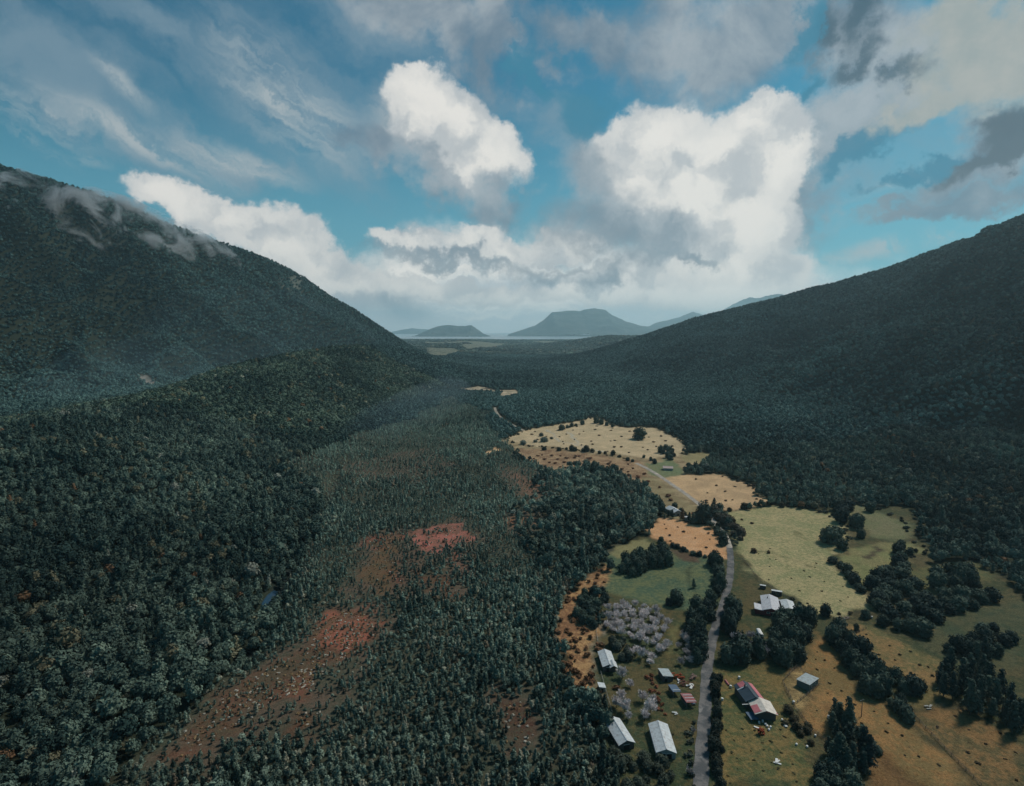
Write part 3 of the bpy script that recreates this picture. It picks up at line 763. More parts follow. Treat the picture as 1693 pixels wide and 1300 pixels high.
BROAD = [broadleaf(100 + i) for i in range(5)]
BROADBIG = [broadleaf(130 + i, 760, 0.50, 3.4, 7.6, skirt=True) for i in range(5)]
CONI = [conifer(200 + i, 90, .34, 1.2, 4.6) for i in range(4)] + [broadleaf(240 + i, 70, .36, 1.25, 3.4) for i in range(4)]
FARB = [broadleaf(300 + i, 70, 1.15, name='crown') for i in range(4)]
BARE = [bare_crown(400 + i) for i in range(5)]
SHRUB = [shrub_mesh(500 + i) for i in range(5)]
TR_B = [trunk_mesh(5.5, .26, 600 + i) for i in range(3)]
TR_C = [trunk_mesh(4.2, .12, 610 + i, 0) for i in range(3)]
TR_X = [trunk_mesh(4.0, .2, 620 + i, 5) for i in range(3)]

# ------------------------------------------------------------------ where the forest stands
PROT = np.vstack([ROADP])
def wedge(y0, y1, step, jitter=0.45):
    xm = 0.98 * y1 + 60
    gx = np.arange(-xm, xm, step); gy = np.arange(y0, y1, step)
    A, B = np.meshgrid(gx, gy); A = A + (np.arange(len(gy)) % 2)[:, None] * step / 2
    A = A.ravel(); B = B.ravel()
    A = A + rng.uniform(-jitter, jitter, A.size) * step; B = B + rng.uniform(-jitter, jitter, A.size) * step
    k = np.abs(A) < 0.94 * B + 45
    return A[k], B[k]
# what can be seen from above the valley, with a margin, so that nothing is planted behind the mountains
AZB = np.linspace(-0.85, 0.85, 700)
RR = np.geomspace(130, 9500, 700)
_zz = terrain(np.sin(AZB)[:, None] * RR, np.cos(AZB)[:, None] * RR)
_ang = np.maximum.accumulate((_zz - H) / RR, axis=1)
def seen(x, y, z, top=9, slack=0.012):
    az = np.arctan2(x, y); r = np.hypot(x, y)
    i = np.clip(np.searchsorted(AZB, az), 0, len(AZB) - 1); j = np.clip(np.searchsorted(RR, r) - 1, 0, len(RR) - 1)
    return (z + top - H) / r > _ang[i, j] - slack
BOGW = poly([(900, 790), (1075, 790), (1090, 880), (1000, 930), (925, 960), (860, 900), (850, 850)])      # taller dark trees at the bog's right edge
def open_mask(x, y):
    """0 where nothing grows, else the share of trees kept"""
    keep = np.ones(x.size)
    wx, wy = warp(x, y)
    for P, *_ in OPENP:
        keep[inside(wx, wy, P)] = 0
    px_, py_ = warp_patch(x, y)
    for P, k in SCRUBP: keep[inside(px_, py_, P)] *= k
    for P, c, k in PATCHP:
        lo, hi = P.min(0) - 25, P.max(0) + 25
        s = np.where((x > lo[0]) & (x < hi[0]) & (y > lo[1]) & (y < hi[1]))[0]
        m = s[inside(px_[s], py_[s], P)]; keep[m] = np.minimum(keep[m], k if k < .01 else np.clip(k + .06 + 2.0 * fbm(x[m], y[m], 9, 3, 301), 0.06, 1))
        if k > 0.01:
            d = edge_d(px_[s], py_[s], P); m = s[(d < 5)]; keep[m] = np.minimum(keep[m], .6)
    for P in FARFP: keep[inside(x, y, P)] = 0
    for L, w in ((ROADP, 4.5), (TRACKP, 7.0), (np.array([(*p, 0) for p in _pool]), 3.4)):
        s = np.where((x > L[:, 0].min() - 10) & (x < L[:, 0].max() + 10) & (y > L[:, 1].min() - 10) & (y < L[:, 1].max() + 10))[0]
        d, _ = seg_near(x[s], y[s], np.column_stack([L[:, :2], np.zeros(len(L))]))
        keep[s[d < w]] = 0
    return keep
def patch_mask(x, y):
    px_, py_ = warp_patch(x, y); r = np.zeros(x.size, bool)
    for P, c, k in PATCHP: r |= inside(px_, py_, P)
    return r

def in_bog(x, y):
    a = x + 22 * fbm(x, y, 55, 4, 401) * sst(y, 250, 500); b = y + 30 * fbm(x, y, 60, 4, 403) * sst(y, 250, 500)
    return inside(a, b, BOG) & ~inside(a, b, BOGW)
def plant(y0, y1, step, mask):
    x, y = wedge(y0, y1, step)
    k = mask(x, y); x, y = x[k], y[k]
    k = rng.random(x.size) < open_mask(x, y); x, y = x[k], y[k]
    z = terrain(x, y)
    k = seen(x, y, z); return x[k], y[k], z[k]
def lerp3(t, a, b): return np.array(a)[None] * (1 - t[:, None]) + np.array(b)[None] * t[:, None]
def tint_bog(x, y):
    t = np.clip(0.36 + 0.50 * fbm(x, y, 60, 3, 201) + 0.25 * sst(y, 300, 560) + rng.normal(0, 0.30, x.size), 0, 1.2)
    c = lerp3(t, (0.030, 0.062, 0.052), (0.270, 0.350, 0.270))
    m = rng.random(x.size) < 0.05; c[m] = (0.36, 0.36, 0.27)
    m = rng.random(x.size) < np.clip(0.02 + 0.10 * fbm(x, y, 50, 2, 207), 0.01, .08); c[m] = (0.20, 0.16, 0.11)
    return c * rng.uniform(.8, 1.2, (x.size, 1)) * (0.72 + 0.28 * sst(y, 190, 300))[:, None]  # last factor paints vignette darkening into the tint of the nearest trees
def tint_wood(x, y, far=0, jit=.22):
    t = np.clip(0.26 + 0.60 * fbm(x, y, 70 + far, 4, 211) + rng.normal(0, jit, x.size), 0, 1.1)
    c = lerp3(t, (0.024, 0.052, 0.046), (0.185, 0.250, 0.190))
    m = rng.random(x.size) < 0.012; c[m] = (0.26, 0.27, 0.22)
    m = rng.random(x.size) < 0.008; c[m] = (0.19, 0.11, 0.06)
    m = rng.random(x.size) < np.clip(.02 + .12 * fbm(x, y, 60, 2, 219), 0, .08); c[m] = (0.17, 0.16, 0.10)
    return c * rng.uniform(.8, 1.2, (x.size, 1)) * (1 - 0.40 * sst(-x, 90, 220) * sst(y, 480, 260))[:, None]  # last factor puts vignette corner shade into the tint of near left trees
def tint_slope(x, y):
    t = np.clip(0.34 + 0.75 * fbm(x, y, 260, 5, 221) + rng.normal(0, .24, x.size), 0, 1.4)
    return lerp3(t, (0.018, 0.052, 0.052), (0.145, 0.245, 0.215)) * rng.uniform(.85, 1.15, (x.size, 1))

TEMPL = bpy.data.collections
def forest(name, label, x, y, z, tint, scale, meshes):
    """points that carry trees by geometry nodes"""
    me = bpy.data.meshes.new(name)
    me.vertices.add(len(x)); me.vertices.foreach_set('co', np.column_stack([x, y, z]).astype(np.float32).ravel())
    a = me.attributes.new('tint', 'FLOAT_COLOR', 'POINT'); a.data.foreach_set('color', np.column_stack([tint, np.ones(len(x))]).astype(np.float32).ravel())
    a = me.attributes.new('size', 'FLOAT_VECTOR', 'POINT'); a.data.foreach_set('vector', scale.astype(np.float32).ravel())
    a = me.attributes.new('turn', 'FLOAT_VECTOR', 'POINT')
    n = len(x)
    a.data.foreach_set('vector', np.column_stack([rng.normal(0, .05, n), rng.normal(0, .05, n), rng.uniform(0, 6.283, n)]).astype(np.float32).ravel())
    o = bpy.data.objects.new(name, me); COL.objects.link(o)
    tag(o, label, 'forest', kind='stuff')
    col = bpy.data.collections.new(name + '_kinds')
    for m_ in meshes:
        q = bpy.data.objects.new('crown_shape', m_); col.objects.link(q)
    ng = bpy.data.node_groups.new(name, 'GeometryNodeTree')
    ng.interface.new_socket('Geometry', in_out='INPUT', socket_type='NodeSocketGeometry')
    ng.interface.new_socket('Geometry', in_out='OUTPUT', socket_type='NodeSocketGeometry')
    N, L = ng.nodes, ng.links
    gi, go = N.new('NodeGroupInput'), N.new('NodeGroupOutput')
    ci = N.new('GeometryNodeCollectionInfo'); ci.inputs['Collection'].default_value = col
    ci.inputs['Separate Children'].default_value = True; ci.inputs['Reset Children'].default_value = True
    ip = N.new('GeometryNodeInstanceOnPoints'); ip.inputs['Pick Instance'].default_value = True
    s = N.new('GeometryNodeInputNamedAttribute'); s.data_type = 'FLOAT_VECTOR'; s.inputs[0].default_value = 'size'
    t = N.new('GeometryNodeInputNamedAttribute'); t.data_type = 'FLOAT_VECTOR'; t.inputs[0].default_value = 'turn'
    L.new(gi.outputs[0], ip.inputs['Points']); L.new(ci.outputs[0], ip.inputs['Instance'])
    L.new(s.outputs[0], ip.inputs['Scale']); L.new(t.outputs[0], ip.inputs['Rotation'])
    L.new(ip.outputs[0], go.inputs[0])
    md = o.modifiers.new('trees', 'NODES'); md.node_group = ng
    return o
def sizes(n, lo, hi, tall=0.15):
    s = rng.uniform(lo, hi, n); return np.column_stack([s * rng.uniform(.85, 1.15, n), s * rng.uniform(.85, 1.15, n), s * rng.uniform(1 - tall, 1 + tall, n)])

def thing(name, loc, label, cat, group=None, rz=0.0, sc=1.0):
    o = bpy.data.objects.new(name, None); COL.objects.link(o)
    o.location = loc; o.rotation_euler = (0, 0, rz); o.scale = sc if isinstance(sc, tuple) else (sc, sc, sc)
    return tag(o, label, cat, group)
def part(name, me, parent, tint=None):
    o = bpy.data.objects.new(name, me); COL.objects.link(o); o.parent = parent
    if tint is not None: o['tint'] = [float(v) for v in tint]
    return o
def tree(name, x, y, z, label, group, crowns, trunks, tint, sc, cat='tree'):
    t = thing(name, (x, y, z), label, cat, group, random.uniform(0, 6.28), sc)
    part('crown', random.choice(crowns), t, tint); part('trunk', random.choice(trunks), t)
    return t

# young conifers of the boggy valley floor
x1, y1, z1 = plant(150, 480, 2.45, in_bog)
x2, y2, z2 = plant(480, 1500, 3.5, in_bog)
bx, by, bz = np.concatenate([x1, x2]), np.concatenate([y1, y2]), np.concatenate([z1, z2])
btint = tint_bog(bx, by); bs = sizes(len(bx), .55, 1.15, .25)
_k = np.clip(0.95 + 0.55 * fbm(bx, by, 45, 3, 231) + 0.25 * sst(bx, 0, 40) + 0.12 * sst(by, 420, 560), .55, 1.5); bs *= _k[:, None]
bs[patch_mask(bx, by)] *= .72
_q = warp_patch(bx, by)
for P, k in SCRUBP: bs[inside(*_q, P)] *= .78
# old forest of the hills and the stream side
wx_, wy_, wz_ = plant(120, 700, 4.7, lambda x, y: ~in_bog(x, y))
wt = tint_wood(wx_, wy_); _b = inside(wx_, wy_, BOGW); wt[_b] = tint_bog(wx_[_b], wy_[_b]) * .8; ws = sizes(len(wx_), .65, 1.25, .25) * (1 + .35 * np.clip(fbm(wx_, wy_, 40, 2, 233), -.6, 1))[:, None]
ws[rng.random(len(ws)) < .06] *= 1.35
ws[wx_ > 0] *= 0.82
# nearest ones as single trees
def visible(x, y, z):
    c, s = math.cos(PITCH), math.sin(PITCH)
    dep = y * c - (z - H) * s; up = y * s + (z - H) * c
    return (np.abs(x / dep) < .895) & (np.abs(up / dep) < .688), dep
v, dep = visible(bx, by, bz + 2)
near = np.where(v)[0][np.argsort(dep[v])[:300]]
rest = np.ones(len(bx), bool); rest[near] = False
for i in near:
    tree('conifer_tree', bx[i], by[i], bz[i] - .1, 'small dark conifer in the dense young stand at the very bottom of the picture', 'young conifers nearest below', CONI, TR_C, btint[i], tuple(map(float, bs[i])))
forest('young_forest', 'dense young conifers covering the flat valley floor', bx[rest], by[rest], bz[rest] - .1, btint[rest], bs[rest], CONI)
v, dep = visible(wx_, wy_, wz_ + 5)
near = np.where(v)[0][np.argsort(dep[v])[:300]]
rest = np.ones(len(wx_), bool); rest[near] = False
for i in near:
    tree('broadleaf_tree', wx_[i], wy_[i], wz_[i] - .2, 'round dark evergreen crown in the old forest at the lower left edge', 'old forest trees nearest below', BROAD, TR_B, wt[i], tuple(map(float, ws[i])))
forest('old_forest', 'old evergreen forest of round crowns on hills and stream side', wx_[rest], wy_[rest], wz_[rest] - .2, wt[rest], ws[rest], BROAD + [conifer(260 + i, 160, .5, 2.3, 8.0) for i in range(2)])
mx, my, mz = plant(700, 1450, 6.2, lambda x, y: ~in_bog(x, y))
_d, _ = seg_near(mx, my, SPUR); _sp = sst(_d, 260, 200)[:, None]
forest('hillside_forest', 'dark forest on the spur and the lower slopes', mx, my, mz - .5, tint_slope(mx, my) * (1 - _sp) + tint_wood(mx, my, 0, .16) * np.array([1.12, 1.10, .98]) * _sp, sizes(len(mx), .7, 1.1) * (1 + .25 * _sp), FARB)
hx, hy, hz_ = plant(1450, 3300, 7.6, lambda x, y: np.ones(x.size, bool))
forest('mountain_forest', 'dark forest covering both mountain sides', hx, hy, hz_ - .5, tint_slope(hx, hy), sizes(len(hx), .95, 1.55), FARB)
fx, fy, fz = plant(3300, 8200, 24, lambda x, y: np.ones(x.size, bool))
forest('plain_forest', 'far wood on the plain before the sea', fx, fy, fz - 4, tint_wood(fx, fy, 300), sizes(len(fx), 3.0, 5.0) * np.array([1.2, 1.2, .5]), FARB)
print('FOREST', len(bx), len(wx_), len(mx), len(hx), len(fx))

# ------------------------------------------------------------------ trees and bushes of the farmland
def leafy(x, y, dark=True):
    t = random.random()
    a, b = ((0.018, 0.038, 0.036), (0.080, 0.115, 0.085)) if dark else ((0.05, 0.07, 0.045), (0.12, 0.13, 0.08))
    return [a[i] + (b[i] - a[i]) * t for i in range(3)]
CONIBIG = [conifer(230 + i, 330, 0.55, 2.9, 12.5) for i in range(3)]
TR_BIG = [trunk_mesh(10, .3, 640, 0)]
def grow(kind, x, y, label, group, w, tall=1.0, tint=None):
    """w: crown width in metres"""
    z = g_z(x, y)
    if kind == 'round': tree('evergreen_bush' if w < 5.6 else 'evergreen_tree', x, y, z - .2, label, group, BROADBIG, TR_B, tint or leafy(x, y), (w / 7.0, w / 7.0, w / 7.0 * tall))
    elif kind == 'light': tree('scrub_bush', x, y, z - .2, label, group, BROADBIG, TR_B, tint or leafy(x, y, False), (w / 7.0, w / 7.0, w / 7.0 * tall))
    elif kind == 'tall': tree('tall_conifer', x, y, z - .2, label, group, CONIBIG, TR_BIG, tint or leafy(x, y), (w / 6.0, w / 6.0, w / 6.0 * tall))
    elif kind == 'bare':
        k = random.uniform(.75, 1.1); tree('bare_tree', x, y, z - .1, label, group, BARE, TR_X, tint or (0.80 * k, 0.72 * k, 0.70 * k), (w / 6.6, w / 6.6, w / 6.6 * tall))
    else:
        o = part('scrub_bush' if kind == 'edge' else 'tussock' if w < 2.3 else 'shrub', random.choice(SHRUB), None, tint or leafy(x, y)); o.location = (x, y, z - .1); o.rotation_euler = (0, 0, random.uniform(0, 6.28))
        s = w / 2.9; o.scale = (s, s * random.uniform(.8, 1.2), s * tall); tag(o, label, 'bush', group)
def one(px, py, wpx, kind, label, group=None, tall=1.0, tint=None):
    x, y, z = at(px, py)
    grow(kind, x, y, label, group, wpx / F * y, tall, tint)
def fill(px, kind, w, step, label, group, tall=1.0, tint=None, far=1.0):
    P = poly(px); lo, hi = P.min(0), P.max(0)
    gx, gy = np.meshgrid(np.arange(lo[0], hi[0], step), np.arange(lo[1], hi[1], step * far))
    gx = gx.ravel() + rng.uniform(-.4, .4, gx.size) * step; gy = gy.ravel() + rng.uniform(-.4, .4, gy.size) * step * far
    m = inside(gx, gy, P)
    gx, gy = gx[m], gy[m]
    if len(gx) == 0: return
    d, _ = seg_near(gx, gy, np.column_stack([ROADP[:, :2], np.zeros(len(ROADP))]))
    for x, y in zip(gx[d > 3.4], gy[d > 3.4]):
        tt = tint
        if tt is not None:
            k = random.uniform(.7, 1.3); tt = [c * k for c in tint]
        grow(kind, x, y, label, group, w * random.uniform(.7, 1.25), tall * random.uniform(.85, 1.2), tt)
def row(px, kind, w, step, label, group, tall=1.0, tint=None, spread=1.0):
    P = poly(px)
    for a, b in zip(P[:-1], P[1:]):
        n = max(1, int(np.linalg.norm(b - a) / step))
        for k in range(n):
            p = a + (b - a) * (k + random.random() * .8) / n + rng.normal(0, spread, 2)
            tt = tint
            if tt is not None:
                q = random.uniform(.6, 1.35); tt = [c * q for c in tint]
            grow(kind, p[0], p[1], label, group, w * random.uniform(.55, 1.3), tall * random.uniform(.8, 1.2), tt)

RED = (0.16, 0.075, 0.045); BRN = (0.11, 0.075, 0.045)
one(1163, 864, 30, 'round', 'big lone dark evergreen where the road bends above the orange field', None, 1.15)
one(1118, 998, 26, 'round', 'dark spreading tree standing alone at the foot of the green field')
one(1106, 1001, 14, 'round', 'smaller dark tree touching the lone spreading tree in the green field')
one(1058, 726, 24, 'round', 'dark round clump in the middle of the far tan pasture', None, .8)
one(1438, 846, 17, 'round', 'lone dark tree at the top edge of the right-hand meadows')
one(1365, 1018, 20, 'round', 'single dark tree at the bottom edge of the big green meadow', None, 1.1)
one(1431, 1022, 16, 'round', 'small round tree right of the big meadow corner')
one(1416, 1043, 10, 'round', 'small tree in the olive paddock below the big meadow', None, 1.3)
one(1147, 972, 9, 'tall', 'thin dark conifer in the middle of the green field', None, .9)
one(1144, 850, 7, 'shrub', 'bright orange bush beside the white-roofed far cottage', None, .9, (0.42, 0.13, 0.04))
fill([(1372, 832), (1396, 838), (1412, 852), (1428, 872), (1432, 892), (1410, 897), (1400, 875), (1380, 855)], 'round', 9.5, 9, 'dark tree in the leaning clump between the green meadows', 'clump between the green meadows')
fill([(1360, 893), (1385, 888), (1403, 902), (1400, 915), (1375, 913), (1360, 905)], 'round', 10.5, 9, 'dark tree in the block at the right end of the big meadow', 'block of trees ending the big meadow')
row([(1378, 928), (1395, 945), (1408, 958), (1432, 985)], 'round', 6, 4.5, 'dark bush in the hedge running down the right of the big meadow', 'hedge down the meadow side', .8)
fill([(1440, 975), (1446, 950), (1470, 935), (1500, 930), (1515, 945), (1510, 965), (1530, 985), (1600, 985), (1650, 992), (1640, 1006), (1560, 1015), (1545, 1040), (1530, 1062), (1500, 1060), (1460, 1035), (1437, 1005)], 'round', 8.0, 7.6,
     'dark tree in the broad mass right of the ploughed strip', 'broad tree mass on the right', .8)
fill([(1530, 960), (1560, 945), (1605, 950), (1620, 975), (1580, 985), (1540, 980)], 'round', 8, 8, 'dark tree in the upper band against the forest edge', 'tree band at the forest edge')
fill([(1475, 912), (1495, 905), (1515, 915), (1500, 925), (1480, 925)], 'round', 7, 7, 'dark bush in the small knot below the ploughed strip', 'knot below the ploughed strip')
fill([(1270, 1028), (1300, 1022), (1340, 1026), (1346, 1044), (1328, 1062), (1326, 1092), (1300, 1103), (1260, 1103), (1240, 1093), (1205, 1100), (1195, 1075), (1235, 1080), (1275, 1070), (1272, 1048)], 'round', 7.5, 5.8,
     'dark tree in the thicket below the white farm roofs', 'thicket below the white farm roofs', 1.1)
fill([(1196, 1062), (1198, 1022), (1212, 1002), (1224, 1018), (1222, 1050), (1212, 1062)], 'round', 6.5, 5, 'dark tree on the right verge of the road above the crossing thicket', 'right verge trees', 1.4)
fill([(1152, 1010), (1178, 998), (1186, 1010), (1180, 1040), (1170, 1075), (1164, 1100), (1145, 1095), (1134, 1066), (1138, 1030)], 'round', 6.5, 5.2, 'dark tree hanging over the left side of the road', 'trees over the left of the road', 1.15)
fill([(1360, 1056), (1385, 1048), (1400, 1060), (1440, 1100), (1465, 1140), (1460, 1153), (1430, 1146), (1410, 1122), (1390, 1090)], 'round', 6.8, 4.6, 'dark tree in the thick hedge slanting across the ochre fields', 'thick slanting hedge', 1.1)
for a in [(1480, 1128, 27), (1508, 1147, 34), (1494, 1146, 26), (1522, 1140, 20)]:
    one(*a, 'round', 'dark round tree of the group right of the slanting hedge', 'round group right of the slanting hedge')
fill([(1540, 1135), (1575, 1110), (1600, 1082), (1625, 1082), (1640, 1130), (1665, 1165), (1700, 1200), (1700, 1240), (1650, 1192), (1600, 1182), (1560, 1160)], 'tall', 4.6, 4.4, 'tall dark conifer in the stand at the lower right edge', 'conifer stand lower right', 1.0)
fill([(1560, 1075), (1600, 1065), (1655, 1078), (1650, 1100), (1600, 1092)], 'round', 6.5, 5.2, 'dark tree in the strip above the lower right conifers', 'strip above the right conifers')
fill([(1600, 1048), (1640, 1042), (1672, 1060), (1660, 1074), (1620, 1066)], 'round', 6.5, 5.5, 'dark tree in the small strip across the dim right meadow', 'strip across the dim meadow', .8)
fill([(1376, 1185), (1394, 1190), (1415, 1222), (1440, 1270), (1442, 1292), (1410, 1296), (1376, 1275), (1364, 1250), (1372, 1225)], 'tall', 4.6, 3.6, 'tall dark conifer in the pointed clump cut into the ochre field', 'pointed conifer clump', .95)
fill([(1470, 1168), (1490, 1166), (1506, 1196), (1498, 1206), (1480, 1190)], 'round', 4.6, 3.2, 'dark bush in the short hedge between the two lower right fields', 'short hedge between lower right fields')
fill([(1416, 1212), (1430, 1215), (1460, 1246), (1450, 1252), (1425, 1232)], 'round', 4.0, 3.0, 'low dark bush in the narrow strip beside the pointed clump', 'narrow strip by the pointed clump', .7)
fill([(1358, 1272), (1400, 1278), (1412, 1300), (1400, 1330), (1350, 1330)], 'round', 5.5, 4.0, 'dark bush at the bottom edge below the pointed clump', 'bushes at the bottom edge')
fill([(1300, 1170), (1330, 1190), (1350, 1220), (1340, 1240), (1310, 1215), (1285, 1185)], 'light', 3.6, 4.0, 'scrubby brown-green bush in the untidy garden beside the red-roofed house', 'scrub in the untidy garden', .7, (0.07, 0.065, 0.04))
row([(1182, 1118), (1186, 1160), (1184, 1210), (1186, 1260), (1190, 1320)], 'round', 3.4, 1.9, 'dark roadside bush along the right verge at the bottom', 'bushes along the lower right verge', 1.1, (0.035, 0.045, 0.035), .8)
row([(1146, 1190), (1142, 1240), (1140, 1310)], 'shrub', 2.6, 3.0, 'grey-green roadside bush along the left verge at the bottom', 'bushes along the lower left verge', 1.1, (0.09, 0.10, 0.075), .6)
fill([(1030, 932), (1052, 924), (1085, 914), (1105, 918), (1108, 934), (1080, 946), (1040, 957), (1028, 946)], 'round', 6.5, 5.0, 'dark tree in the row across the top of the green field', 'row across the top of the green field', 1.2)
row([(1180, 925), (1190, 960), (1186, 990)], 'round', 6, 4, 'dark tree on the left verge beside the green field', 'left verge beside the green field', 1.2)
row([(1086, 894), (1120, 908), (1160, 921), (1190, 928)], 'round', 4.0, 3.2, 'low dark bush in the hedge under the orange field', 'hedge under the orange field', .8)
row([(1182, 846), (1196, 860), (1212, 876), (1226, 896)], 'light', 7.5, 5.0, 'brown-grey bush in the bushy bank right of the bending road', 'bank right of the bending road', .7, (0.085, 0.075, 0.055), 2.0)
row([(1186, 872), (1194, 892), (1197, 908)], 'round', 5.5, 5.0, 'dark bush between the bending road and the orange field', 'bushes left of the bending road', .9)
row([(1178, 838), (1205, 846), (1262, 836), (1340, 840)], 'round', 5.0, 9, 'small dark bush in the hedge along the top of the big meadow', 'hedge along the top of the big meadow', .8, (0.05, 0.05, 0.035))
row([(1240, 912), (1262, 912), (1300, 920)], 'round', 4.0, 12, 'brown bush on the faint line across the big meadow', 'bushes across the big meadow', .8, BRN)
row([(1222, 858), (1250, 868)], 'round', 4.0, 6, 'brown bush near the upper left corner of the big meadow', 'bushes upper left in the meadow', .6, BRN)
row([(905, 744), (960, 745), (1010, 752), (1045, 764)], 'round', 7, 8, 'dark bush in the scrub line dividing the far tan pasture', 'scrub line dividing the far pasture', .8, (0.04, 0.055, 0.04), 4)
fill([(1084, 748), (1105, 742), (1122, 745), (1126, 756), (1105, 762), (1086, 756)], 'round', 7, 10, 'dark tree in the knot beside the far green yard', 'knot beside the far yard', 1.0, None, 1.6)
row([(1085, 768), (1070, 758), (1046, 757)], 'round', 6, 9, 'dark bush round the road at the far green yard', 'bushes round the far yard', .9)
row([(985, 699), (1010, 706), (1060, 706)], 'round', 9, 12, 'dark tree at the top edge of the far tan pasture', 'top edge of the far pasture', .9)
row([(925, 712), (945, 706), (965, 702)], 'round', 7, 8, 'dark bush on the slanting line in the far tan pasture', 'slanting line in the far pasture', .8)
row([(860, 735), (890, 732), (915, 722)], 'light', 9, 10, 'pale grey bush by the gravel bed at the left of the far pasture', 'grey bushes by the gravel bed', .7, (0.14, 0.16, 0.13), 8)
fill([(1100, 842), (1112, 834), (1128, 838), (1140, 850), (1133, 858), (1112, 856)], 'round', 4.6, 13, 'dark garden tree round the white-roofed far cottage', 'garden trees round the far cottage', 1.0)
fill([(870, 715), (980, 697), (1080, 712), (1125, 730), (1120, 750), (1060, 758), (980, 745), (900, 738)], 'shrub', 4.6, 21, 'low brown bush dotted over the far tan pasture', 'bushes dotted over the far pasture', .6, BRN, 1.7)
fill([(870, 750), (930, 748), (1050, 770), (1090, 800), (1120, 840), (1085, 830), (1050, 800), (1000, 780), (930, 776), (880, 762)], 'shrub', 5.2, 11, 'rusty bush in the rough ground below the far pasture', 'rusty bushes below the far pasture', .7, RED, 1.8)
fill([(1150, 792), (1230, 800), (1275, 830), (1210, 842), (1160, 830)], 'shrub', 3.6, 17, 'low brown bush dotted over the tan field beside the road', 'bushes on the tan roadside field', .6, BRN, 1.4)
fill([(1240, 800), (1262, 800), (1290, 825), (1280, 832), (1250, 815)], 'shrub', 5.0, 9, 'rusty bush on the edge between tan field and forest', 'rusty bushes at the forest edge', .8, RED)
fill([(1092, 862), (1150, 872), (1190, 890), (1190, 918), (1130, 905), (1085, 890)], 'shrub', 2.6, 13, 'small brown bush dotted on the orange field', 'bushes on the orange field', .7, BRN)
row([(995, 938), (985, 960), (945, 985), (925, 1020), (940, 1060), (945, 1110), (940, 1140), (975, 1160), (972, 1100), (965, 1050), (980, 1000)], 'shrub', 3.4, 1.9, 'rust-coloured bush on the orange margin of the forest', 'rusty bushes on the forest margin', .9, (0.20, 0.105, 0.055), 4.5)
fill([(960, 985), (1000, 975), (1005, 1000), (985, 1010), (990, 1040), (965, 1040), (950, 1015)], 'round', 5.2, 4.4, 'dark bushy tree on the orange forest margin', 'dark trees on the orange margin', .9)
# broken edges of the pastures
for px, n, tn in (([(835, 727), (877, 709), (935, 699), (988, 690), (1015, 704), (1087, 708), (1120, 725), (1142, 742), (1128, 753)], 6, (0.05, 0.07, 0.05)), ([(1190, 785), (1235, 800), (1280, 830), (1250, 838)], 5, (0.075, 0.065, 0.045)),
                  ([(1040, 760), (1000, 752), (930, 742), (870, 738), (840, 728)], 6, (0.08, 0.065, 0.04)), ([(860, 758), (915, 781), (960, 774), (1010, 784), (1058, 806), (1078, 830), (1085, 856)], 5, (0.07, 0.06, 0.04)),
                  ([(1330, 841), (1378, 850), (1392, 868), (1400, 900)], 4.5, (0.045, 0.06, 0.045)), ([(1440, 838), (1480, 856), (1512, 885), (1522, 908), (1495, 930)], 5, (0.04, 0.055, 0.045)), ([(1400, 1016), (1340, 1010), (1290, 982)], 5, (0.06, 0.06, 0.04))):
    row(px, 'edge', 4.4, n, 'scrubby bush on the ragged edge of a pasture', 'bushes on ragged pasture edges', .8, tn, 2.6)
fill([(1290, 985), (1345, 1015), (1450, 1000), (1400, 960), (1375, 925), (1260, 900), (1220, 920)], 'shrub', 1.7, 14, 'tiny dark bush dotted over the big green meadow', 'tiny bushes on the big meadow', .6, (0.06, 0.06, 0.035))
fill([(1345, 1050), (1440, 1150), (1600, 1300), (1440, 1225), (1330, 1190)], 'shrub', 1.3, 8, 'tiny brown tuft dotted over the ochre field', 'tufts on the ochre field', .7, (0.07, 0.055, 0.03))
fill([(1380, 1032), (1500, 1068), (1560, 1110), (1500, 1135), (1440, 1090)], 'shrub', 1.8, 8, 'small dark bush dotted over the olive slope right of the hedge', 'bushes on the olive slope', .7, (0.05, 0.05, 0.03))
fill([(1500, 1170), (1640, 1190), (1693, 1240), (1693, 1300), (1612, 1300)], 'shrub', 1.5, 9, 'tiny brown tuft on the field in the lower right corner', 'tufts lower right corner', .7, (0.07, 0.05, 0.03))
fill([(1195, 1200), (1290, 1200), (1350, 1300), (1190, 1300)], 'shrub', 1.2, 5.5, 'tiny dark tuft on the lawn below the patched house', 'tufts on the lower lawn', .6, (0.06, 0.06, 0.03))
# pale bare orchard and bare trees
fill([(1003, 1010), (1030, 1000), (1066, 1000), (1100, 1015), (1106, 1050), (1108, 1080), (1085, 1086), (1060, 1070), (1030, 1058), (1003, 1052)], 'bare', 4.6, 4.2, 'pale leafless tree of the dense orchard below the green field', 'leafless orchard below the green field', .95)
fill([(1040, 1075), (1080, 1080), (1078, 1102), (1046, 1100)], 'bare', 4.2, 4.8, 'pale leafless tree between the orchard and the grey shed', 'leafless trees above the grey shed')
for i, a in enumerate([(1029, 1122, 24), (1042, 1136, 17)]):
    one(*a, 'bare', ['large pale leafless tree right of the upper left shed', 'smaller pale leafless tree just below the one by the shed'][i])
for a in [(1019, 1170, 24), (1032, 1178, 27), (1028, 1158, 20), (1040, 1190, 16)]:
    one(*a, 'bare', 'pale leafless tree in the left knot above the two long barns', 'left knot above the barns', 1.1)
for a in [(1062, 1160, 22), (1075, 1180, 28), (1066, 1192, 22), (1080, 1165, 18)]:
    one(*a, 'bare', 'pale leafless tree in the right knot above the two long barns', 'right knot above the barns', 1.15)
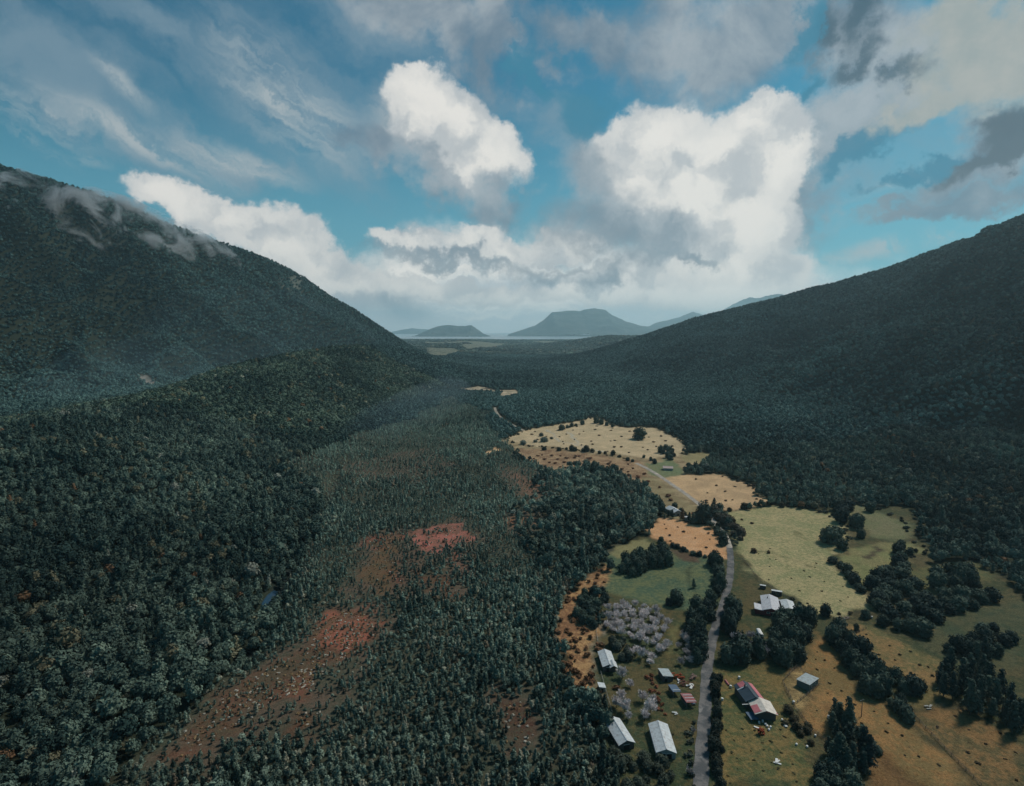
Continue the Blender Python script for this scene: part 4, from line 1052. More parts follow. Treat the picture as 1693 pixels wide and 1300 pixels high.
fill([(1124, 1045), (1150, 1050), (1162, 1085), (1150, 1102), (1127, 1106), (1120, 1080)], 'bare', 4.4, 4.4, 'dull leafless tree left of the road among dark trees', 'leafless trees left of the road', 1, (0.44, 0.40, 0.39))
fill([(1212, 1052), (1240, 1052), (1270, 1066), (1268, 1084), (1240, 1086), (1214, 1076)], 'bare', 4.4, 4.2, 'pale leafless tree around the caravan', 'leafless trees around the caravan', .9, (0.50, 0.47, 0.49))
for i, a in enumerate([(1140, 1282, 17), (1146, 1212, 11)]):
    one(*a, 'bare', ['pale leafless tree at the bottom beside the road', 'small pale leafless tree on the left verge above the barns'][i], None, 1.0, (.40, .36, .35))
fill([(1010, 1245), (1060, 1250), (1110, 1262), (1130, 1330), (1020, 1330), (1000, 1260)], 'light', 4.2, 4.4, 'grey-green bush on the rough plot below the barns', 'bushes below the barns', .8, (0.06, 0.075, 0.055))
fill([(1000, 1060), (1030, 1060), (1050, 1075), (1040, 1100), (1020, 1110), (1022, 1080)], 'light', 4.2, 4.0, 'grey-green bush between orchard and upper left shed', 'bushes by the upper left shed', .9, (0.07, 0.085, 0.065))
fill([(985, 1165), (1002, 1150), (1005, 1185), (996, 1235), (1040, 1330), (1000, 1330)], 'tall', 2.6, 2.4, 'young dark conifer at the forest edge left of the barns', 'young conifers left of the barns', .8)
fill([(1090, 1200), (1120, 1215), (1140, 1200), (1138, 1250), (1120, 1255), (1122, 1230)], 'shrub', 2.2, 4.2, 'low green-brown bush between the second barn and the road', 'bushes between barn and road', .7, (0.09, 0.085, 0.045))
fill([(1062, 1110), (1085, 1120), (1092, 1150), (1105, 1175), (1095, 1190), (1080, 1150)], 'shrub', 2.6, 2.6, 'rusty bush beside the scrap yard', 'rusty bushes beside the scrap yard', .8, (0.22, 0.085, 0.045))

# ------------------------------------------------------------------ buildings
def sheet_mat(name, col, rust=0.2, rough=0.55):
    def b(t):
        tc = t.n('ShaderNodeTexCoord').outputs['Object']
        n = t.noise(tc, 0.9, 5.0, 0.65)
        w = t.n('ShaderNodeTexWave', {'Vector': tc, 'Scale': 1.6, 'Distortion': 0.0}, bands_direction='Y').outputs['Fac']
        c = t.mix(t.ss(n, 0.42, 0.72), col, tuple(v * 0.72 for v in col))
        c = t.mix(t.m('MULTIPLY', t.ss(w, 0.86, 1.0), 0.30), c, tuple(v * 0.5 for v in col))
        if rust: c = t.mix(t.m('MULTIPLY', t.ss(t.noise(tc, 1.1, 6.0, 0.75), 0.50, 0.68), rust), c, (0.20, 0.08, 0.04))
        return c
    return mat_principled(name, None, rough, 0.35, b)
def plank_mat(name, col):
    def b(t):
        tc = t.n('ShaderNodeTexCoord').outputs['Object']
        w = t.n('ShaderNodeTexWave', {'Vector': tc, 'Scale': 2.2, 'Distortion': 0.6, 'Detail': 2.0}, bands_direction='DIAGONAL').outputs['Fac']
        return t.mix(t.m('MULTIPLY', t.ss(w, 0.7, 1.0), 0.5), t.mix(t.noise(tc, 1.1, 4.0), tuple(v * .7 for v in col), col), tuple(v * .35 for v in col))
    return mat_principled(name, None, 0.9, 0.15, b)
M_WHITE = sheet_mat('pale_sheet_roof', (0.56, 0.60, 0.62), 0.45)
M_LILAC = sheet_mat('lilac_sheet_roof', (0.52, 0.53, 0.57), 0.35)
M_GREY = sheet_mat('grey_sheet_roof', (0.36, 0.42, 0.44), 0.6)
M_PINK = sheet_mat('faded_red_roof', (0.56, 0.17, 0.19), 0.2)
M_SLATE = sheet_mat('dark_roof', (0.035, 0.06, 0.085), 0.0)
M_BLUE = sheet_mat('blue_tarp', (0.06, 0.11, 0.18), 0.0)
M_WALLP = plank_mat('pale_boards', (0.40, 0.40, 0.37)); M_WALLD = plank_mat('weathered_boards', (0.12, 0.115, 0.11)); M_WALLR = plank_mat('red_boards', (0.24, 0.055, 0.06)); M_WALLG = plank_mat('green_grey_boards', (0.16, 0.22, 0.21))
M_DARK = mat_principled('dark_opening', (0.02, 0.02, 0.022), 0.5); M_GLASS = mat_principled('window_glass', (0.03, 0.045, 0.05), 0.12, 0.6)
M_WHITEP = mat_principled('white_paint', (0.68, 0.68, 0.66), 0.6); M_WOOD = plank_mat('grey_wood', (0.20, 0.17, 0.14)); M_ORANGE = mat_principled('rusty_heap', None, .9, .1, lambda t: t.mix(t.noise(t.n('ShaderNodeTexCoord').outputs['Object'], 3.0, 4.0), (0.34, 0.07, 0.03), (0.12, 0.04, 0.02)))

class MB:
    def __init__(s): s.v = []; s.f = []
    def box(s, c, d, rz=0.0):
        k = len(s.v); cs, sn = math.cos(rz), math.sin(rz)
        for dz in (-.5, .5):
            for dx, dy in ((-.5, -.5), (.5, -.5), (.5, .5), (-.5, .5)):
                x, y = dx * d[0], dy * d[1]
                s.v.append((c[0] + x * cs - y * sn, c[1] + x * sn + y * cs, c[2] + dz * d[2]))
        s.f += [(k, k + 3, k + 2, k + 1), (k + 4, k + 5, k + 6, k + 7)] + [(k + i, k + (i + 1) % 4, k + 4 + (i + 1) % 4, k + 4 + i) for i in range(4)]
        return s
    def prism(s, pts, y0, y1):
        """outline in x,z pulled along y"""
        k = len(s.v); n = len(pts)
        for y in (y0, y1): s.v += [(p[0], y, p[1]) for p in pts]
        s.f.append(tuple(range(k, k + n))); s.f.append(tuple(range(k + 2 * n - 1, k + n - 1, -1)))
        for i in range(n): s.f.append((k + i, k + n + i, k + n + (i + 1) % n, k + (i + 1) % n))
        return s
    def build(s, name, mat, parent=None, bevel=0.0):
        o = mesh_obj(name, s.v, s.f, mat, parent)
        if bevel:
            m = o.modifiers.new('edge', 'BEVEL'); m.width = bevel; m.segments = 2
        return o
def slab_roof(w, l, z0, rise, over, th, one_side=False):
    """two roof planes meeting at the ridge (or one lean-to plane)"""
    hw = w / 2 + over; y = l / 2 + over; sl = rise / (w / 2)
    b = MB()
    if one_side:
        sl = rise / w
        b.prism([(-hw, z0 - over * sl), (hw, z0 + rise + over * sl), (hw, z0 + rise + over * sl + th), (-hw, z0 - over * sl + th)], -y, y)
    else:
        e = z0 - over * sl
        b.prism([(-hw, e), (0, z0 + rise), (hw, e), (hw, e + th), (0, z0 + rise + th), (-hw, e + th)], -y, y)
    return b
def house(name, label, cat, px, py, w, l, face, wall, rise, roof, wallm, parts=(), lean=False, over=.35, pos=None, group=None):
    """face: direction of the ridge, degrees from +y towards +x"""
    x, y, z = pos or at(px, py)
    t = thing(name, (x, y, g_z(x, y) - 0.05), label, cat, group, -R(face))
    b = MB(); hw, hl = w / 2, l / 2
    if lean: b.prism([(-hw, -1), (hw, -1), (hw, wall + rise - .02), (-hw, wall - .02)], -hl, hl)
    else: b.prism([(-hw, -1), (hw, -1), (hw, wall - .02), (0, wall + rise - .02), (-hw, wall - .02)], -hl, hl)
    b.build('wall', wallm, t)
    rf = slab_roof(w, l, wall, rise, over, .10, lean).build('roof', roof, t)
    if not lean: MB().box((0, 0, wall + rise + .12), (.35, l + over * 2 - .1, .07)).build('ridge_cap', roof, rf)
    for p in parts:
        k = p[0]
        if k == 'door':       # end door: side -1/+1 , width, height, offset
            _, sd, dw, dh, off = p
            d = MB().box((off, sd * (hl + .03), dh / 2), (dw, .08, dh)).build('door', M_DARK, t)
            MB().box((off, sd * (hl + .05), dh + .06), (dw + .2, .1, .12)).build('frame', M_WHITEP, d)
        if k == 'win':        # side window: side, y position, width
            _, sd, yy, ww = p
            f = MB().box((sd * (hw + .03), yy, wall * .58), (.09, ww, .9)).build('window', M_WHITEP, t)
            MB().box((sd * (hw + .06), yy, wall * .58), (.06, ww - .18, .72)).build('pane', M_GLASS, f)
        if k == 'ewin':
            _, sd, xx, ww = p
            f = MB().box((xx, sd * (hl + .03), wall * .58), (ww, .09, .9)).build('window', M_WHITEP, t)
            MB().box((xx, sd * (hl + .06), wall * .58), (ww - .18, .06, .72)).build('pane', M_GLASS, f)
        if k == 'chim':
            _, xx, yy = p
            c = MB().box((xx, yy, wall + rise * .9), (.35, .35, 1.6)).build('chimney', M_WALLD, rf)
    return t
W_ = lambda x, y: (x, y, 0)
house('barn', 'long barn with a pale roof slanting down to the right, the left of two', 'barn', 0, 0, 5.8, 12.6, 166, 2.6, 1.3, M_WHITE, M_WALLD, [('door', 1, 2.2, 2.1, 0), ('win', 1, -3, 1.2), ('win', 1, 2, 1.2)], pos=W_(39.5, 194.2))
house('barn', 'long barn with a bluish white roof, the right of two near the road', 'barn', 0, 0, 6.6, 14.2, 183, 2.6, 1.3, M_WHITE, M_WALLP, [('door', 1, 1.6, 2.1, -1.1), ('door', 1, 1.6, 2.1, 1.1), ('win', 1, -3, 1.2), ('win', -1, 2, 1.2)], pos=W_(54.4, 191.0))
t = house('shed', 'bright roofed shed with notched gable beside the orange forest margin', 'shed', 0, 0, 5.6, 11.6, 178, 2.5, 1.1, M_WHITE, M_WALLD, [('door', 1, 1.2, 2.0, .8), ('win', 1, 1, 1.0)], pos=W_(42.8, 241.5))
slab_roof(3.0, 4.2, 2.7, .9, .3, .1).build('porch_roof', M_WHITE, t).location = (-1.6, 5.2, .2)
house('hut', 'tiny pale hut with a red mark on its roof by the forest fence', 'hut', 994.6, 1141, 2.6, 3.0, 175, 2.0, .5, M_WHITE, M_WALLP, [('door', 1, .8, 1.8, 0)], lean=True, over=.2)
house('shed', 'small square grey-green roofed shed above the scrap yard', 'shed', 0, 0, 4.4, 5.4, 172, 2.3, .6, M_GREY, M_WALLD, [('door', 1, 1.0, 1.9, .8), ('win', -1, 0, .9)], lean=True, over=.2, pos=W_(66.6, 231.5))
# patched house: red and dark roofs, pale front roof
t = patched = house('house', 'patched house with red, dark and white sheets on its roofs right of the road', 'house', 0, 0, 6.0, 8.2, 176, 2.8, 1.3, M_SLATE, M_WALLD, [('win', -1, 1, 1.2), ('chim', .8, -1.5)], pos=W_(96.4, 216.2))
def on_roof(t, name, x0, x1, y0, y1, w, wall, rise, mat, lift=.14):
    b = MB(); sl = rise / (w / 2)
    z = lambda x: wall + rise - abs(x) * sl + lift
    b.prism([(x0, z(x0)), (x1, z(x1)), (x1, z(x1) + .05), (x0, z(x0) + .05)], y0, y1)
    return b.build(name, mat, t)
on_roof(t, 'red_sheet', -3.2, -1.7, -4.4, 4.4, 6.0, 2.8, 1.3, M_PINK)
on_roof(t, 'red_sheet', -.3 + .5, 2.2, -4.3, -1.9, 6.0, 2.8, 1.3, M_PINK)
on_roof(t, 'pale_strip', .05, 3.3, -1.8, -1.45, 6.0, 2.8, 1.3, M_WHITE)
M_CREAM = sheet_mat('cream_sheet_roof', (0.68, 0.62, 0.55), 0.25)
fr = slab_roof(6.6, 6.2, 2.7, 1.2, .3, .1).build('front_roof', M_CREAM, t); fr.location = (-.8, 7.4, -.1); fr.rotation_euler = (0, 0, R(-8))
fw = MB().prism([(-3.2, -1), (3.2, -1), (3.2, 2.6), (0, 3.7), (-3.2, 2.6)], -2.6, 2.6).build('front_wall', M_WALLD, t); fw.location = (-.8, 7.4, -.1); fw.rotation_euler = (0, 0, R(-8))
on_roof(fr, 'red_sheet', 1.6, 3.6, -.6, 3.0, 6.6, 2.7, 1.2, M_PINK, .13)
on_roof(fr, 'red_sheet', -3.6, 1.4, 2.3, 3.0, 6.6, 2.7, 1.2, M_PINK, .13)
MB().box((3.1, 5.0, 2.3), (3.4, .22, .12)).build('porch_rail', M_WHITEP, t)
MB().box((3.4, 9.0, 1.2), (2.6, 3.6, .12)).box((2.3, 7.4, .5), (.12, .12, 1.4)).box((4.5, 7.4, .5), (.12, .12, 1.4)).box((2.3, 10.6, .5), (.12, .12, 1.4)).box((4.5, 10.6, .5), (.12, .12, 1.4)).build('porch', M_BLUE, t)
patched.scale = (1.22, 1.22, 1.22)
# white farm
t = house('farmhouse', 'largest white-roofed farmhouse with red walls below the big meadow', 'farmhouse', 0, 0, 8.4, 17.0, 200, 3.0, 1.4, M_LILAC, M_WALLR, [('ewin', 1, -2, 1.4), ('ewin', 1, 1.6, 1.4), ('door', 1, 1.0, 2.0, -.2), ('chim', 1.2, -4)], pos=W_(139.5, 292.5))
sr = slab_roof(4.0, 6.5, 2.6, .5, .3, .1, True).build('side_roof', M_LILAC, t); sr.location = (6.0, 5.4, 0)
MB().box((6.0, 5.4, .8), (3.9, 6.3, 3.5)).build('side_wall', M_WALLR, t)
t = house('shed', 'white-roofed shed with stepped outline right of the farmhouse', 'shed', 0, 0, 6.0, 10.5, 197, 2.6, .9, M_WHITE, M_WALLD, [('door', 1, 2.0, 2.0, 0)], pos=W_(148.6, 291.5))
MB().box((-3.2, 2.5, 2.4), (3.2, 5.0, .12)).box((-4.5, .4, .8), (.14, .14, 3.1)).box((-4.5, 4.6, .8), (.14, .14, 3.1)).build('lean_to', M_WHITE, t)
house('shed', 'smallest white-roofed shed at the right end of the farm row', 'shed', 0, 0, 3.4, 7.4, 196, 2.2, .5, M_WHITE, M_WALLD, [('door', 1, 1.2, 1.8, 0)], lean=True, pos=W_(153.0, 283.5))
house('shed', 'long narrow white roof behind the farmhouse at the meadow fence', 'shed', 1284, 983, 2.6, 5.2, 112, 2.0, .4, M_WHITE, M_WALLD, [('door', 1, .9, 1.7, 0)], lean=True, over=.2)
house('hut', 'tiny white roofed hut at the top left of the farm', 'hut', 1261, 973, 2.0, 3.0, 112, 1.8, .3, M_WHITE, M_WALLD, [('door', 1, .8, 1.6, 0)], lean=True, over=.15)
house('hut', 'tiny white box between the two biggest farm roofs', 'hut', 1287, 997, 1.6, 2.0, 110, 1.5, .25, M_WHITE, M_WALLP, [('door', 1, .7, 1.3, 0)], lean=True, over=.1)
house('hut', 'little white cabin in the shade below the stepped shed', 'hut', 1303, 1017, 1.9, 2.0, 200, 1.7, .3, M_WHITE, M_WALLP, [('door', 1, .7, 1.5, 0)], lean=True, over=.1)
house('hut', 'square grey-roofed field hut inside the small fenced yard', 'hut', 0, 0, 5.2, 7.4, 54, 2.7, .35, M_GREY, M_WALLG, [('door', 1, 1.2, 2.0, 0), ('win', 1, -1.5, 1.0), ('win', 1, 1.5, 1.0)], lean=True, over=.25, pos=W_(125.0, 225.5))
t = house('cottage', 'white-roofed cottage half hidden by garden trees beyond the orange field', 'cottage', 1114, 849, 8.0, 13.0, 165, 3.0, 1.6, M_WHITE, M_WALLP, [('win', -1, 2, 1.4), ('chim', 1, 2), ('door', 1, 1.1, 2.0, 0)])
house('shed', 'small white shed at the lower right of the far cottage', 'shed', 1136, 860, 4.0, 3.6, 100, 2.4, .5, M_WHITE, M_WALLP, [('door', 1, 1.0, 1.9, 0)], lean=True)
house('shelter', 'little white shelter on the left verge of the bending road', 'shelter', 1192, 889, 2.4, 2.4, 140, 2.2, .4, M_GREY, M_WHITEP, [('door', 1, 1.2, 1.9, 0)], lean=True, over=.2)
house('cottage', 'small pinkish cottage on the far green yard', 'cottage', 1104, 777, 6.5, 10.0, 100, 2.6, 1.5, mat_principled('pink_roof', (0.55, 0.42, 0.38), .7), M_WALLP, [('win', 1, 2, 1.2), ('door', 1, 1.1, 2.0, 0)])

# caravan
def caravan():
    x, y, z = at(1256, 1052)
    t = thing('caravan', (x, y, g_z(x, y)), 'rounded white caravan parked among leafless trees below the farm', 'caravan', None, R(-8))
    b = MB().prism([(-1.05, .5), (1.05, .5), (1.15, 1.2), (1.1, 2.1), (.8, 2.5), (.3, 2.65), (-.3, 2.65), (-.8, 2.5), (-1.1, 2.1), (-1.15, 1.2)], -2.9, 2.9).build('body', M_WHITEP, t, .12)
    for sx in (-1, 1):
        for yy in (-1.4, 1.2):
            f = MB().box((sx * 1.14, yy, 1.7), (.05, 1.2, .6)).build('window', M_GLASS, t)
        bm = MB()
        n = 12; pts = [(math.cos(i / n * 6.283) * .33, math.sin(i / n * 6.283) * .33) for i in range(n)]
        k = 0
        for xx in (sx * .85, sx * 1.08): bm.v += [(xx, p[0], .33 + p[1]) for p in pts]
        bm.f = [tuple(range(n)), tuple(range(2 * n - 1, n - 1, -1))] + [(i, n + i, n + (i + 1) % n, (i + 1) % n) for i in range(n)]
        bm.build('wheel', M_DARK, t)
    MB().box((0, 3.5, .5), (.1, 1.3, .1)).build('drawbar', M_DARK, t)
caravan()

# scrap yard left of the road
def pile(name, label, cat, px, py, n, size, spread, mat, rz=0.0, flat=.25, group=None):
    x, y, z = at(px, py)
    b = MB(); r = random.Random(px * 7 + py)
    for i in range(n):
        b.box((r.uniform(-spread, spread), r.uniform(-spread, spread) * .7, .15 + flat * r.random() + i * .04), (size * r.uniform(.5, 1.1), size * r.uniform(.12, .35), .12 + .1 * r.random()), r.uniform(-.5, .5) + (1.57 if r.random() < .15 else 0))
    o = b.build(name, mat); o.location = (x, y, g_z(x, y)); o.rotation_euler = (0, 0, rz)
    return tag(o, label, cat, group)
def lean_to(label, px, py, w, l, face, mat, h=2.0, stripes=None):
    x, y, z = at(px, py)
    t = thing('open_shed', (x, y, g_z(x, y)), label, 'shed', None, -R(face))
    b = MB()
    for sx in (-1, 1):
        for sy in (-1, 1): b.box((sx * (w / 2 - .1), sy * (l / 2 - .1), h / 2 - .1 * sx), (.14, .14, h))
    b.build('posts', M_WOOD, t)
    slab_roof(w, l, h - .15, .35, .15, .08, True).build('roof', mat, t)
    MB().box((w / 2 - .25, 0, h / 2), (.08, l - .4, h - .3)).build('back_wall', M_WALLD, t)
    if stripes:
        for yy in stripes: MB().box((0, yy, h + .22), (w * .96, .28, .05)).build('pale_strip', M_WHITE, t).rotation_euler = (0, -math.atan(.35 / w), 0)
    return t
lean_to('open shed under a red roof with pale stripes in the scrap yard', 1138, 1163, 4.2, 5.6, 172, sheet_mat('dull_red_roof', (0.30, 0.085, 0.09), .3), 2.3, (-1.6, 0.2, 2.2))
lean_to('dark blue roofed lean-to at the left of the scrap yard', 1115, 1146, 3.4, 4.6, 170, M_BLUE, 2.1, (1.4,))
pile('scrap_heap', 'rust-red heap of scrap behind the lean-to roofs', 'scrap', 1118, 1120, 26, 1.9, 2.6, M_ORANGE)
pile('scrap_heap', 'brown heap of scrap between the lean-to and the road', 'scrap', 1135, 1132, 22, 1.7, 2.4, mat_principled('brown_scrap', (0.13, 0.06, 0.045), .9))
pile('board_pile', 'pale boards lying at the top right of the scrap yard', 'boards', 1142, 1135, 7, 2.6, 1.3, M_WHITEP, .7)
pile('board_pile', 'pale boards leaning behind the dark blue lean-to', 'boards', 1121, 1127, 6, 2.4, 1.0, M_WHITEP, 1.4)
pile('scrap_heap', 'pinkish grey rubble heap on the road side above the scrap yard', 'rubble', 1144, 1122, 26, 1.2, 1.9, mat_principled('rubble', (0.26, 0.17, 0.15), .95), .3)
pile('board_pile', 'pale planks on the grass below the scrap yard', 'boards', 1116, 1181, 4, 2.0, .6, M_WHITEP, .1)
pile('board_pile', 'white sheets dropped outside the left barn', 'boards', 998, 1211, 4, 1.4, .5, M_WHITEP, 2.2)
def tarp(px, py, l, w, mat, label):
    x, y, z = at(px, py)
    b = MB(); n = 8
    for i in range(n + 1):
        for j in range(4): b.v.append(((j / 3 - .5) * w, (i / n - .5) * l, .5 * math.sin(j / 3 * math.pi) + .06 * math.sin(i * 2.3 + j)))
    for i in range(n):
        for j in range(3): b.f.append((i * 4 + j, i * 4 + j + 1, (i + 1) * 4 + j + 1, (i + 1) * 4 + j))
    o = b.build('tarp', mat); o.location = (x, y, g_z(x, y) + .25); m = o.modifiers.new('thick', 'SOLIDIFY'); m.thickness = .05
    o.rotation_euler = (0, 0, .1); tag(o, label, 'tarp')
tarp(1202, 1130, 3.4, 1.1, M_PINK, 'bright red tarpaulin over a low stack beside the road verge')
tarp(1146, 1184 - 20, 2.0, 1.6, M_BLUE, 'dark blue tarpaulin at the road side of the scrap yard')
# brush heap and board by the patched house
pile('brush_heap', 'orange-red brush heap on the lawn below the patched house', 'brush heap', 1258, 1214, 40, 1.3, 1.1, M_ORANGE, .2, .5)
pile('board_pile', 'single pale board lying above the orange brush heap', 'board', 1254, 1205, 1, 3.2, .1, M_WHITEP, -.3)
def barrel(px, py, label, group, r=.42, h=.95, mat=M_WHITEP, lying=False):
    x, y, z = at(px, py); b = MB(); n = 12
    prof_ = [(0, .001), (0, r * .9), (.06 * h, r), (.5 * h, r * 1.05), (.94 * h, r), (h, r * .9), (h, .001)]
    for zz, rr in prof_:
        b.v += [(math.cos(i / n * 6.283) * rr, math.sin(i / n * 6.283) * rr, zz) for i in range(n)]
    for k in range(len(prof_) - 1):
        for i in range(n): b.f.append((k * n + i, k * n + (i + 1) % n, (k + 1) * n + (i + 1) % n, (k + 1) * n + i))
    o = b.build('barrel', mat); o.location = (x, y, g_z(x, y) + (r if lying else 0)); o.rotation_euler = (1.57 if lying else 0, 0, random.uniform(0, 3))
    tag(o, label, 'barrel', group)
for a in [(1255, 1196), (1261, 1194), (1264, 1199), (1268, 1203), (1271, 1209), (1274, 1204), (1267, 1188), (1265, 1183)]:
    barrel(*a, 'white barrel in the loose line running off the patched house corner', 'barrels off the house corner', .38, .8, M_WHITEP, random.random() < .4)
for a in [(1293, 1192), (1300, 1200), (1314, 1195), (1325, 1207), (1331, 1211), (1339, 1207), (1348, 1218), (1316, 1233), (1334, 1237)]:
    barrel(*a, 'white barrel scattered through the untidy garden', 'barrels in the untidy garden', .36, .8, M_WHITEP, random.random() < .6)
for a, l in [((1222, 1122), 'white drum above the patched house near the lawn top'), ((1208, 1137), 'white drum just below the red tarpaulin'), ((1194, 1158), 'large white drum alone on the left lawn edge'), ((1227, 1136), 'pale drum at the top corner of the patched house'), ((1243, 1139), 'cream drum at the top right of the patched house'),
             ((1370, 1187), 'white drum alone on the ochre field'), ((1441, 1022), 'white drum at the corner post of the big meadow'), ((1312, 1163), 'white drum at the lowest corner of the fenced yard')]:
    barrel(*a, l, None, .5, 1.0)
pile('board_pile', 'pale timber frame lying on the lower lawn', 'timber', 1285, 1262, 5, 2.4, .8, M_WHITEP, .8)
pile('board_pile', 'crossed white poles in the untidy garden', 'poles', 1297, 1200, 5, 2.6, .9, M_WHITEP, 1.0)
pile('board_pile', 'white plank stack at the far side of the lower right field', 'boards', 1537, 1171, 4, 2.0, 1.6, M_WALLP, .1)
pile('log_pile', 'pale logs along the track below the big meadow', 'logs', 1395, 1022, 10, 2.0, 2.4, M_WOOD, .4)

# power pole
def pole(px, py, h, label):
    x, y, z = at(px, py)
    t = thing('power_pole', (x, y, g_z(x, y)), label, 'power pole', None, .4)
    b = MB(); n = 8
    for zz, rr in ((-.5, .17), (h, .11)): b.v += [(math.cos(i / n * 6.283) * rr, math.sin(i / n * 6.283) * rr, zz) for i in range(n)]
    b.f = [(i, (i + 1) % n, n + (i + 1) % n, n + i) for i in range(n)] + [tuple(range(n, 2 * n))]
    b.build('pole', M_WOOD, t)
    MB().box((0, .12, h - .5), (2.2, .12, .14)).build('cross_arm', M_WOOD, t)
    for xx in (-.95, -.4, .4, .95): MB().box((xx, .12, h - .35), (.1, .1, .18)).build('insulator', M_WHITEP, t)
pole(1424, 1185, 7.2, 'wooden power pole with cross arm in the middle of the ochre field')
# fences
def fence(px, label, step=3.0, h=1.15, rails=3, mat=M_WOOD, th=.12):
    P = poly(px); x0, y0 = P[0]; z0 = g_z(x0, y0)
    t = thing('fence', (x0, y0, z0), label, 'fence')
    pts = []
    for a, b in zip(P[:-1], P[1:]):
        n = max(1, int(np.linalg.norm(b - a) / step))
        pts += [a + (b - a) * k / n for k in range(n)]
    pts.append(P[-1])
    pts = [(p[0] - x0, p[1] - y0, g_z(p[0], p[1]) - z0) for p in pts]
    for p in pts[:100]: MB().box((p[0], p[1], p[2] + h / 2 - .1), (th, th, h + .2)).build('post', mat, t)
    b = MB()
    for p, q in zip(pts[:-1], pts[1:]):
        d = (q[0] - p[0], q[1] - p[1]); L = math.hypot(*d); nx, ny = -d[1] / L * .02, d[0] / L * .02
        for r_ in range(rails):
            zz = h * (r_ + .7) / rails; k = len(b.v); w = .045
            for c, s_ in ((p, 1), (q, 1)):
                for ox, oz in ((-1, -w), (1, -w), (1, w), (-1, w)): b.v.append((c[0] + nx * ox, c[1] + ny * ox, c[2] + zz + oz))
            b.f += [(k, k + 1, k + 5, k + 4), (k + 1, k + 2, k + 6, k + 5), (k + 2, k + 3, k + 7, k + 6), (k + 3, k, k + 4, k + 7)]
    b.build('rails', mat, t)
fence([(1294, 1128), (1317, 1103), (1354, 1134), (1313, 1167), (1294, 1128)], 'wooden fence round the small yard of the field hut', 2.4, 1.3)
fence([(1493, 1166), (1540, 1215), (1585, 1262), (1622, 1300)], 'post fence slanting down between the two lower right fields')
fence([(985, 1035), (989, 1068)], 'pale fence between orange margin and orchard', 2.4, 1.2, 3, M_WALLP)
fence([(993, 1112), (1001, 1140), (1012, 1180)], 'pale fence running down past the tiny hut', 2.4, 1.2, 3, M_WALLP)
fence([(1228, 925), (1252, 955), (1296, 985), (1345, 1013)], 'post fence along the lower left side of the big meadow')
fence([(1378, 1030), (1402, 1050), (1416, 1048), (1432, 1040)], 'short rail fence in the olive paddock', 2.4, 1.2)
fence([(1313, 1168), (1340, 1205), (1365, 1225)], 'fence between untidy garden and ochre field')

# dry tussocks and bleached stumps in the red clearings
def tussocks():
    xs, ys, cs = [], [], []
    for (P, c, k), n in zip(PATCHP, [120, 60, 30, 0, 20, 60, 520, 60, 90, 50, 60, 20, 20, 0, 0, 0, 0]):
        if not n: continue
        lo, hi = P.min(0), P.max(0)
        x = rng.uniform(lo[0], hi[0], n * 4); y = rng.uniform(lo[1], hi[1], n * 4)
        m = inside(x, y, P); x, y = x[m][:n], y[m][:n]
        xs.append(x); ys.append(y)
    x = np.concatenate(xs); y = np.concatenate(ys); z = terrain(x, y); n = len(x)
    tint = np.where(rng.random(n)[:, None] < 0.30, np.array([[0.50, 0.46, 0.38]]), np.where(rng.random(n)[:, None] < 0.5, np.array([[0.30, 0.20, 0.10]]), np.array([[0.16, 0.09, 0.05]])))
    s = rng.uniform(.22, .6, n)
    forest('tussocks', 'bleached stumps and dry tussocks in the red clearings', x, y, z - .05, tint, np.column_stack([s, s, s * .6]), SHRUB)['category'] = 'ground cover'
tussocks()

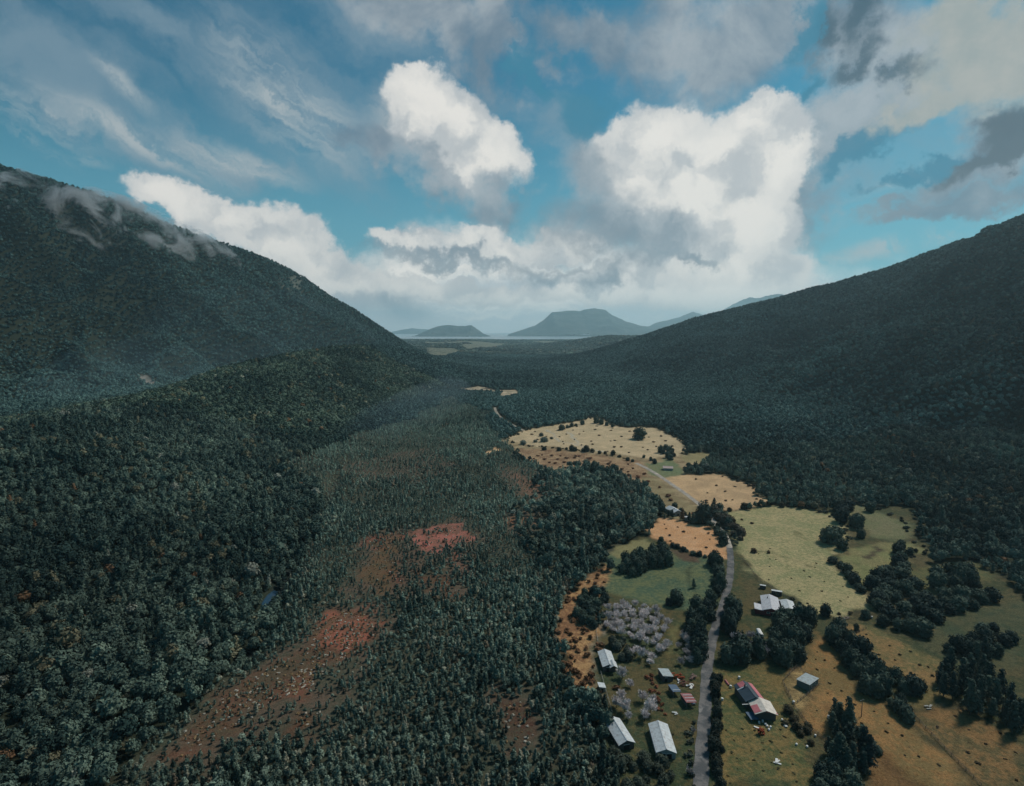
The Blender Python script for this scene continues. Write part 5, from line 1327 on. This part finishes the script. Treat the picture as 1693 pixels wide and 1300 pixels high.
# torn mist along the left mountain
def mist(name, label, px, half, tall, dens, seed, lo=.49, hi=.70, hue=(0.93, 0.97, 1.0, 1)):
    P = [at(*p) for p in px]
    V, Fc = [], []
    m = 9; S = []
    for i in range(len(P)):
        a, b = P[max(i - 1, 0)], P[min(i + 1, len(P) - 1)]
        d = Vector((b[0] - a[0], b[1] - a[1])).normalized(); nrm = Vector((-d.y, d.x))
        k = math.sin(math.pi * (i + .35) / (len(P) - .3)) ** .5
        for j in range(m):
            q = (j / (m - 1) * 2 - 1)
            x, y = P[i][0] + nrm.x * q * half * k, P[i][1] + nrm.y * q * half * k
            z = g_z(x, y); V.append((x, y, z + 4))
            S.append((x, y, z + 8 + tall * k * math.sqrt(max(0, 1 - q * q))))
    n = len(V); V += S
    for i in range(len(P) - 1):
        for j in range(m - 1):
            a = i * m + j
            Fc.append((a, a + m, a + m + 1, a + 1)); Fc.append((n + a, n + a + 1, n + a + m + 1, n + a + m))
        Fc.append((i * m, n + i * m, n + (i + 1) * m, (i + 1) * m)); e = i * m + m - 1
        Fc.append((e, e + m, n + e + m, n + e))
    for j in range(m - 1):
        Fc.append((j, j + 1, n + j + 1, n + j)); e = (len(P) - 1) * m + j
        Fc.append((e, n + e, n + e + 1, e + 1))
    mt = bpy.data.materials.new(name); mt.use_nodes = True; t = NT(mt.node_tree)
    pos = t.n('ShaderNodeNewGeometry').outputs['Position']
    f = t.ss(t.noise(t.vm('ADD', pos, (seed, 0, 0)), 0.011, 6.0, 0.68, 0.9), lo, hi)
    p = t.n('ShaderNodeVolumePrincipled', {'Color': hue, 'Density': t.m('MULTIPLY', f, dens), 'Anisotropy': 0.55})
    o_ = t.n('ShaderNodeOutputMaterial'); t.t.links.new(p.outputs[0], o_.inputs['Volume'])
    o = mesh_obj(name, V, Fc, mt); tag(o, label, 'mist', kind='stuff')
    bm = bmesh.new(); bm.from_mesh(o.data); bmesh.ops.recalc_face_normals(bm, faces=bm.faces); bm.to_mesh(o.data); bm.free()
    print('MIST', [tuple(round(c) for c in p) for p in P])
mist('mist', 'torn mist drifting along the upper left mountain', [(-60, 305), (0, 318), (50, 322), (100, 340), (150, 358), (200, 368), (250, 385), (300, 400), (360, 420), (400, 440)], 75, 45, 0.11, 0)
mist('mist', 'thin mist just under the left mountain crest', [(120, 322), (165, 335), (220, 352), (290, 385), (350, 408), (385, 428)], 45, 35, 0.10, 400)

mist('mist', 'faint bluish mist lying in the side valley behind the wooded spur', [(60, 668), (180, 652), (290, 622), (380, 592), (450, 572), (530, 560), (610, 556)], 170, 75, 0.0010, 900, .10, .80, (0.62, 0.88, 1.0, 1))
mist('mist', 'faint mist over the far end of the flat young forest', [(600, 735), (660, 705), (705, 678), (735, 655), (750, 635)], 80, 30, 0.0010, 1500, .15, .80, (0.70, 0.90, 1.0, 1))

# ------------------------------------------------------------------ haze
def haze():
    me = bpy.data.meshes.new('haze')
    x0, x1, y0, y1, z0, z1 = -36000, 36000, -600, 26000, -14, 940
    V = [(x0, y0, z0), (x1, y0, z0), (x1, y1, z0), (x0, y1, z0), (x0, y0, z1), (x1, y0, z1), (x1, y1, z1), (x0, y1, z1)]
    me.from_pydata(V, [], [(0, 3, 2, 1), (4, 5, 6, 7), (0, 1, 5, 4), (1, 2, 6, 5), (2, 3, 7, 6), (3, 0, 4, 7)])
    m = bpy.data.materials.new('haze'); m.use_nodes = True
    t = NT(m.node_tree)
    p = t.n('ShaderNodeVolumePrincipled', {'Color': (0.62, 0.90, 1.0, 1), 'Density': 0.000058, 'Anisotropy': 0.35})
    o_ = t.n('ShaderNodeOutputMaterial'); t.t.links.new(p.outputs[0], o_.inputs['Volume'])
    me.materials.append(m)
    o = bpy.data.objects.new('haze', me); COL.objects.link(o); tag(o, kind='stuff')
haze()
